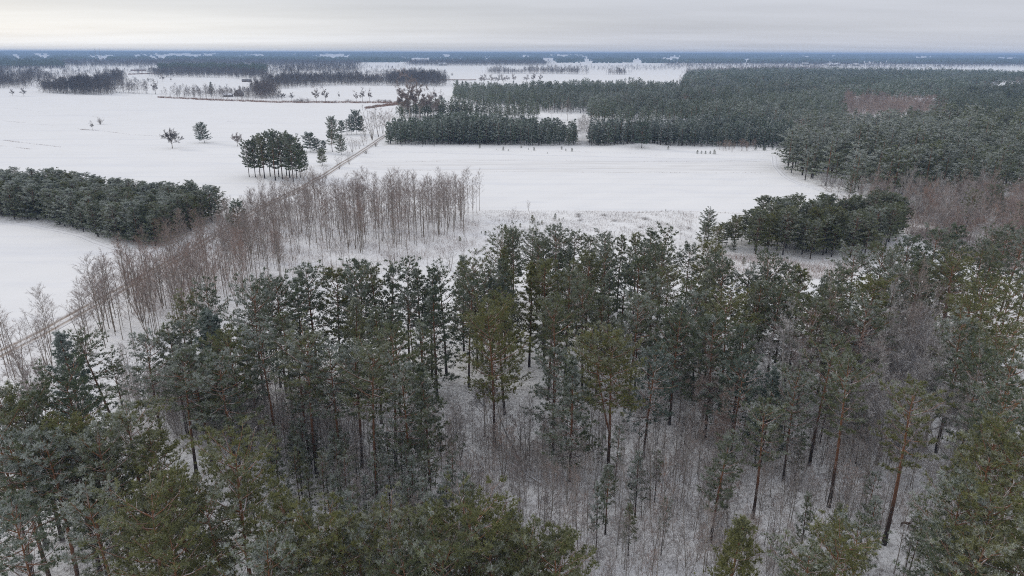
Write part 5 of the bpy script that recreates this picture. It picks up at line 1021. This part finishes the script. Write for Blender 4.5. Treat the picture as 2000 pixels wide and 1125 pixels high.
# --- the blue woods up to the horizon
def distant():
    rng = np.random.default_rng(77); n = 230000
    d = 3900 * (38000 / 3900) ** rng.uniform(0, 1, n); u = rng.uniform(-.92, .92, n); X = u * d; Y = d
    # snow fields and villages left open on the plain and on the long rise: (from, to, upper, lower) as the photograph shows them
    vz = g(X, Y) - CAMH; ff = Y * _fwd[1] + vz * _fwd[2]
    px = W0 / 2 + FPX * (X * _right[0] + Y * _right[1] + vz * _right[2]) / ff; py = H0 / 2 - FPX * (X * _up[0] + Y * _up[1] + vz * _up[2]) / ff
    py = py + .6; jx = px + 6 * np.sin(py * 1.9 + px * .05) + rng.normal(size=n) * 3.5; jy = py + .9 * np.sin(px * .21) + .6 * np.sin(px * .09 + 1) + rng.normal(size=n) * .45; hid = 20 / Y * FPX * 1.1
    k = np.ones(n, bool)
    rects = [(a_, a_ + w_, c_, c_ + h_) for a_, w_, c_, h_ in zip(rng.uniform(0, 1900, 70), rng.uniform(6, 34, 70), np.where(rng.uniform(0, 1, 70) < .6, rng.uniform(104.5, 110, 70), rng.uniform(110, 121, 70)), rng.uniform(1.0, 2.6, 70))]
    for (a, b, c, e) in rects + [(165, 216, 106, 113), (52, 68, 106, 108), (36, 46, 111, 113), (128, 144, 105.5, 107.5), (226, 240, 107, 109), (261, 273, 108, 115), (276, 366, 104.5, 109.5), (288, 312, 112, 117), (386, 435, 104.5, 108.5), (450, 466, 104.5, 107), (474, 486, 105, 108.5), (502, 523, 105.5, 109.5), (555, 583, 106, 109.5), (624, 690, 105.5, 109.5), (704, 719, 105.5, 107.5), (626, 634, 109, 112), (774, 800, 112.5, 117), (755, 763, 114, 117), (800, 861, 113.5, 117), (862, 876, 113.5, 117), (878, 910, 113.5, 117.5), (937, 970, 111.5, 118), (984, 993, 112, 118), (1011, 1019, 113, 116), (1058, 1076, 114, 118), (1310, 1325, 107.5, 110.5), (1417, 1435, 106.5, 110), (1412, 1429, 111.5, 115), (1350, 1371, 116, 120), (1455, 1472, 116, 122), (1484, 1498, 116, 119), (1535, 1556, 120, 124), (1610, 1651, 119, 127), (1664, 1741, 118.5, 123), (1725, 1746, 112.5, 115), (1780, 1798, 112.5, 115), (1803, 1816, 112, 114), (1938, 1992, 113, 115), (1100, 1130, 106, 108), (860, 880, 106, 108)]:
        k &= ~((jx > a - 2) & (jx < b + 2) & (jy > c - .4) & (jy < e + .7 + hid) & (rng.uniform(0, 1, n) < .95))
    k &= ~((jx > 1066) & (jx < 1335) & (jy > 113) & (rng.uniform(0, 1, n) < .82)) & ~((jx > 1640) & (jx < 2100) & (jy > 121) & (rng.uniform(0, 1, n) < .5))
    X, Y, d = X[k], Y[k], d[k]; n = len(X); hh = rng.uniform(15, 23, n); ww = d / 170 * rng.uniform(.5, 1.1, n)
    a0 = rng.uniform(0, 6.28, n)[:, None] + np.arange(5)[None, :] * 1.2566; rr = ww[:, None] * rng.uniform(.6, 1.1, (n, 5)) * .5
    z0 = g(X, Y)
    low = np.stack([X[:, None] + np.cos(a0) * rr, Y[:, None] + np.sin(a0) * rr, np.broadcast_to(z0[:, None] - .5, rr.shape)], -1)
    mid = np.stack([X[:, None] + np.cos(a0 + .6) * rr * .85, Y[:, None] + np.sin(a0 + .6) * rr * .85, z0[:, None] + hh[:, None] * rng.uniform(.6, .85, (n, 5))], -1)
    top = np.stack([X, Y, z0 + hh], -1)[:, None]
    Vv = np.concatenate([low, mid, top], 1).reshape(-1, 3)
    F = []
    for q in range(5):
        r2 = (q + 1) % 5; F += [(q, r2, 5 + q), (r2, 5 + r2, 5 + q), (5 + q, 5 + r2, 10)]
    F = (np.array(F)[None] + (np.arange(n) * 11)[:, None, None]).reshape(-1, 3); nf = len(F)
    tone = .35 + .3 * np.sin(X / 340 + 1.7 * np.sin(Y / 800)) * np.sin(Y / 520 + X / 900) + rng.uniform(-.15, .15, n)
    A = np.repeat(np.stack([np.clip(tone, 0, 1), rng.uniform(0, .12, n), np.zeros(n)], 1), 15, 0)
    me = mesh_from('distant_woods', Vv, F, np.zeros(nf, int), A, np.zeros((nf, 3)), np.zeros(nf, bool), [M_NEEDLE]); print('distant', n)
    stuff('distant_woods', me, 'blue hazy woods with snow clearings stretching to the horizon', (.05, .1, .5))
distant()

# --- buildings
M_ROOFSNOW = plain('roof_snow', (.80, .815, .84)); M_PLANK = plain('dark_planks', (.16, .13, .11), noise=.4); M_RENDER = plain('pale_render', (.42, .40, .37), noise=.2)
M_GLASS = plain('window_glass', (.03, .035, .04), rough=.15); M_BRICK = plain('chimney_brick', (.20, .10, .075)); M_TIN = plain('dark_roofing', (.22, .21, .21), noise=.5)
def quadmesh(name, V, Fq, m, parent):
    me = bpy.data.meshes.new(name); me.from_pydata(V, [], Fq); me.materials.append(m); me.update()
    o = bpy.data.objects.new(name, me); C.objects.link(o)
    if parent: o.parent = parent
    return o
def boxv(x0, x1, y0, y1, z0, z1):
    return ([(x0, y0, z0), (x1, y0, z0), (x1, y1, z0), (x0, y1, z0), (x0, y0, z1), (x1, y0, z1), (x1, y1, z1), (x0, y1, z1)], [(0, 3, 2, 1), (4, 5, 6, 7), (0, 1, 5, 4), (1, 2, 6, 5), (2, 3, 7, 6), (3, 0, 4, 7)])
def house(name, px, py, Ln, Wd, hw_, hr, rz, label, cat='house', wallm=None, roofm=None, chimney=True, nwin=3):
    x, y = at(px, py); e = bpy.data.objects.new(name, None); C.objects.link(e); e.location = (x, y, float(g(x, y)) - .1); e.rotation_euler = (0, 0, rz)
    e['label'] = label; e['category'] = cat; a, b = Ln / 2, Wd / 2
    quadmesh('wall', [(-a, -b, 0), (a, -b, 0), (a, b, 0), (-a, b, 0), (-a, -b, hw_), (a, -b, hw_), (a, b, hw_), (-a, b, hw_), (-a, 0, hw_ + hr), (a, 0, hw_ + hr)], [(0, 1, 5, 4), (2, 3, 7, 6), (1, 2, 6, 9, 5), (3, 0, 4, 8, 7)], wallm or M_RENDER, e)
    o_ = .5; t = .35; dz = hr * o_ / b
    V = []
    for zz in (0.03, t): V += [(-a - o_, -b - o_, hw_ - dz + zz), (a + o_, -b - o_, hw_ - dz + zz), (a + o_, 0, hw_ + hr + zz), (-a - o_, 0, hw_ + hr + zz), (a + o_, b + o_, hw_ - dz + zz), (-a - o_, b + o_, hw_ - dz + zz)]
    rf = quadmesh('roof', V, [(0, 3, 2, 1), (3, 5, 4, 2), (6, 7, 8, 9), (9, 8, 10, 11), (0, 1, 7, 6), (4, 5, 11, 10), (1, 2, 8, 7), (2, 4, 10, 8), (3, 0, 6, 9), (5, 3, 9, 11)], roofm or M_ROOFSNOW, e)
    if chimney:
        v, f = boxv(a * .3, a * .3 + .7, -.35, .35, hw_ + hr - .6, hw_ + hr + 1.3); quadmesh('chimney', v, f, M_BRICK, rf)
    for k in range(nwin):
        cx_ = -a + Ln * (k + .5) / nwin; v, f = boxv(cx_ - .55, cx_ + .55, -b - .04, -b + .05, hw_ * .32, hw_ * .75); quadmesh('window', v, f, M_GLASS, e)
    v, f = boxv(a - .05, a + .05, -.5, .5, 0, 2.1); quadmesh('door', v, f, M_PLANK, e)
house('farmhouse', 467, 188, 9, 7.5, 2.8, 4.6, R(80), 'dark timber farmhouse with steep gable among bare trees', wallm=M_PLANK, roofm=M_TIN)
house('barn', 482, 160, 15, 7, 2.6, 2.2, R(12), 'long dark barn on the snow behind the farmhouse', 'barn', M_PLANK, M_TIN, False, 0)
house('barn', 446, 189, 10, 6, 2.2, 1.6, R(6), 'low snow-roofed shed left of the farmhouse', 'barn', M_PLANK, None, False, 0)
house('house', 1804, 212, 20, 10, 6.5, 3.2, R(4), 'house with broad white snow roof in the brown birch clearing')
for (px, py, Ln, Wd, rz, lab) in [(1925, 172, 16, 10, R(60), 'westernmost snow-roofed house of the hamlet, beside a dark spruce'), (1955, 172, 30, 11, R(3), 'longest snow roof in the middle of the hamlet'), (1938, 176, 14, 9, R(40), 'small snow-roofed house in front of the long roof'), (1968, 175, 22, 10, R(-35), 'slanting snow roof right of the long roof'), (1984, 175, 12, 9, R(50), 'easternmost small snow roof of the hamlet'), (1946, 165, 12, 10, R(0), 'pale house just behind the long snow roof'), (1958, 178, 14, 9, R(80), 'nearest gabled roof of the hamlet')]:
    house('house', px, py, Ln, Wd, 7, 4.5, rz, lab)
for (px, py, Ln, lab) in [(1632, 128, 34, 'big pale farm hall on the far plain, largest roof beyond the forest'), (1624, 129, 30, 'small shed left of the big pale farm hall'), (1671, 128.5, 26, 'far white roof right of the big farm hall'), (1533, 79, 30, 'far white house at the edge of the white strip'), (1572, 127, 28, 'far white house right of the white strip'), (865, 128, 34, 'tiny white building before the straight dark wood'), (950, 114, 60, 'tiny white building on the snow slope under the blue ridge')]:
    house('house', px, py, Ln, 14, 6, 5, R(5), lab)
x, y, h = by_base(1938, 172, 150); put('spruce_tree', PINES['conical'][1], x, y, min(h, 20), 'd', 'spruce', 'x', 'dark spruce between the hamlet roofs', wide=1.4)

# radio masts on the skyline
M_STEEL = plain('mast_steel', (.25, .25, .27))
for (px, hh, lab) in [(33, 125, 'thin radio mast on the horizon at the far left'), (229, 81, 'taller of two close radio masts on the horizon'), (237, 77, 'shorter of two close radio masts on the horizon')]:
    d = 3300; x = (px - 1000) / FPX * d; m = MB(); hh_ = hh - 18
    for (sx, sy) in ((-2, -2), (2, -2), (0, 2.4)): m.tube(np.array([(sx * 1.6, sy * 1.6, -6), (sx * .5, sy * .5, hh_)]), np.array([.5, .35]), 4)
    for k in range(9):
        z = hh_ * k / 9; w_ = 3.2 * (1 - .65 * k / 9); m.tube(np.array([(-w_, -w_, z), (w_, -w_, z + hh_ / 9)]), np.array([.22, .22]), 3); m.tube(np.array([(w_, -w_, z), (0, w_ * 1.2, z + hh_ / 9)]), np.array([.22, .22]), 3)
    o = bpy.data.objects.new('radio_mast', m.mesh('radio_mast', [M_STEEL])); C.objects.link(o); o.location = (x, d, float(g(x, d))); o['label'] = lab; o['category'] = 'mast'

# --- the air
def haze():
    v, f = boxv(-42000, 42000, -400, 47000, -12, 68); m, nt = mat('winter_air'); p = nt.nodes.new('ShaderNodeVolumePrincipled')
    p.inputs['Color'].default_value = (.46, .66, 1.0, 1); p.inputs['Density'].default_value = 1.5e-4; p.inputs['Anisotropy'].default_value = 0.0
    p.inputs['Density Attribute'].default_value = ''; p.inputs['Temperature Attribute'].default_value = ''
    o_ = nt.nodes.new('ShaderNodeOutputMaterial'); nt.links.new(p.outputs[0], o_.inputs['Volume'])
    o = quadmesh('haze', v, f, m, None); o['kind'] = 'stuff'; o['label'] = 'thin blue winter haze over the plain'
haze()

# ------------------------------------------------------------------ labels
ONES = 'first second third fourth fifth sixth seventh eighth ninth tenth eleventh twelfth thirteenth fourteenth fifteenth sixteenth seventeenth eighteenth nineteenth'.split()
TENS = {2: 'twent', 3: 'thirt', 4: 'fort', 5: 'fift', 6: 'sixt', 7: 'sevent', 8: 'eight', 9: 'ninet'}
def nth(n):
    if n < 20: return ONES[n - 1]
    t, u = divmod(n, 10); return TENS[t] + 'ieth' if u == 0 else TENS[t] + 'y-' + ONES[u - 1]
from collections import defaultdict
todo = defaultdict(list)
for t in THINGS:
    if t['label']: t['o']['label'] = t['label']
    else: todo[(t['stand'], t['cat'])].append(t)
    t['o']['group'] = t['group'] or (t['cat'] + 's in ' + t['stand'] if t['stand'] != 'x' else t['cat'] + 's')
for (stand, cat), L_ in todo.items():
    L_.sort(key=lambda t: t['d']); nr = max(1, round(len(L_) / 22)); sz = math.ceil(len(L_) / nr)
    for r_ in range(nr):
        row = sorted(L_[r_ * sz:(r_ + 1) * sz], key=lambda t: t['px']); c = defaultdict(int)
        rown = '' if nr == 1 else ('front row of ' if r_ == 0 else 'back row of ' if r_ == nr - 1 else nth(r_ + 1) + ' row of ')
        for t in row:
            key = (t['word'], t['look']); c[key] += 1
            noun = {'pine tree': 'pine', 'young pine': 'young pine', 'birch tree': 'birch', 'bare tree': 'bare tree'}.get(cat, cat)
            lb = f"{nth(c[key])} {t['word']} {t['look']} {noun} from the left, {rown}{stand}"
            t['o']['label'] = lb
print('things', len(THINGS))
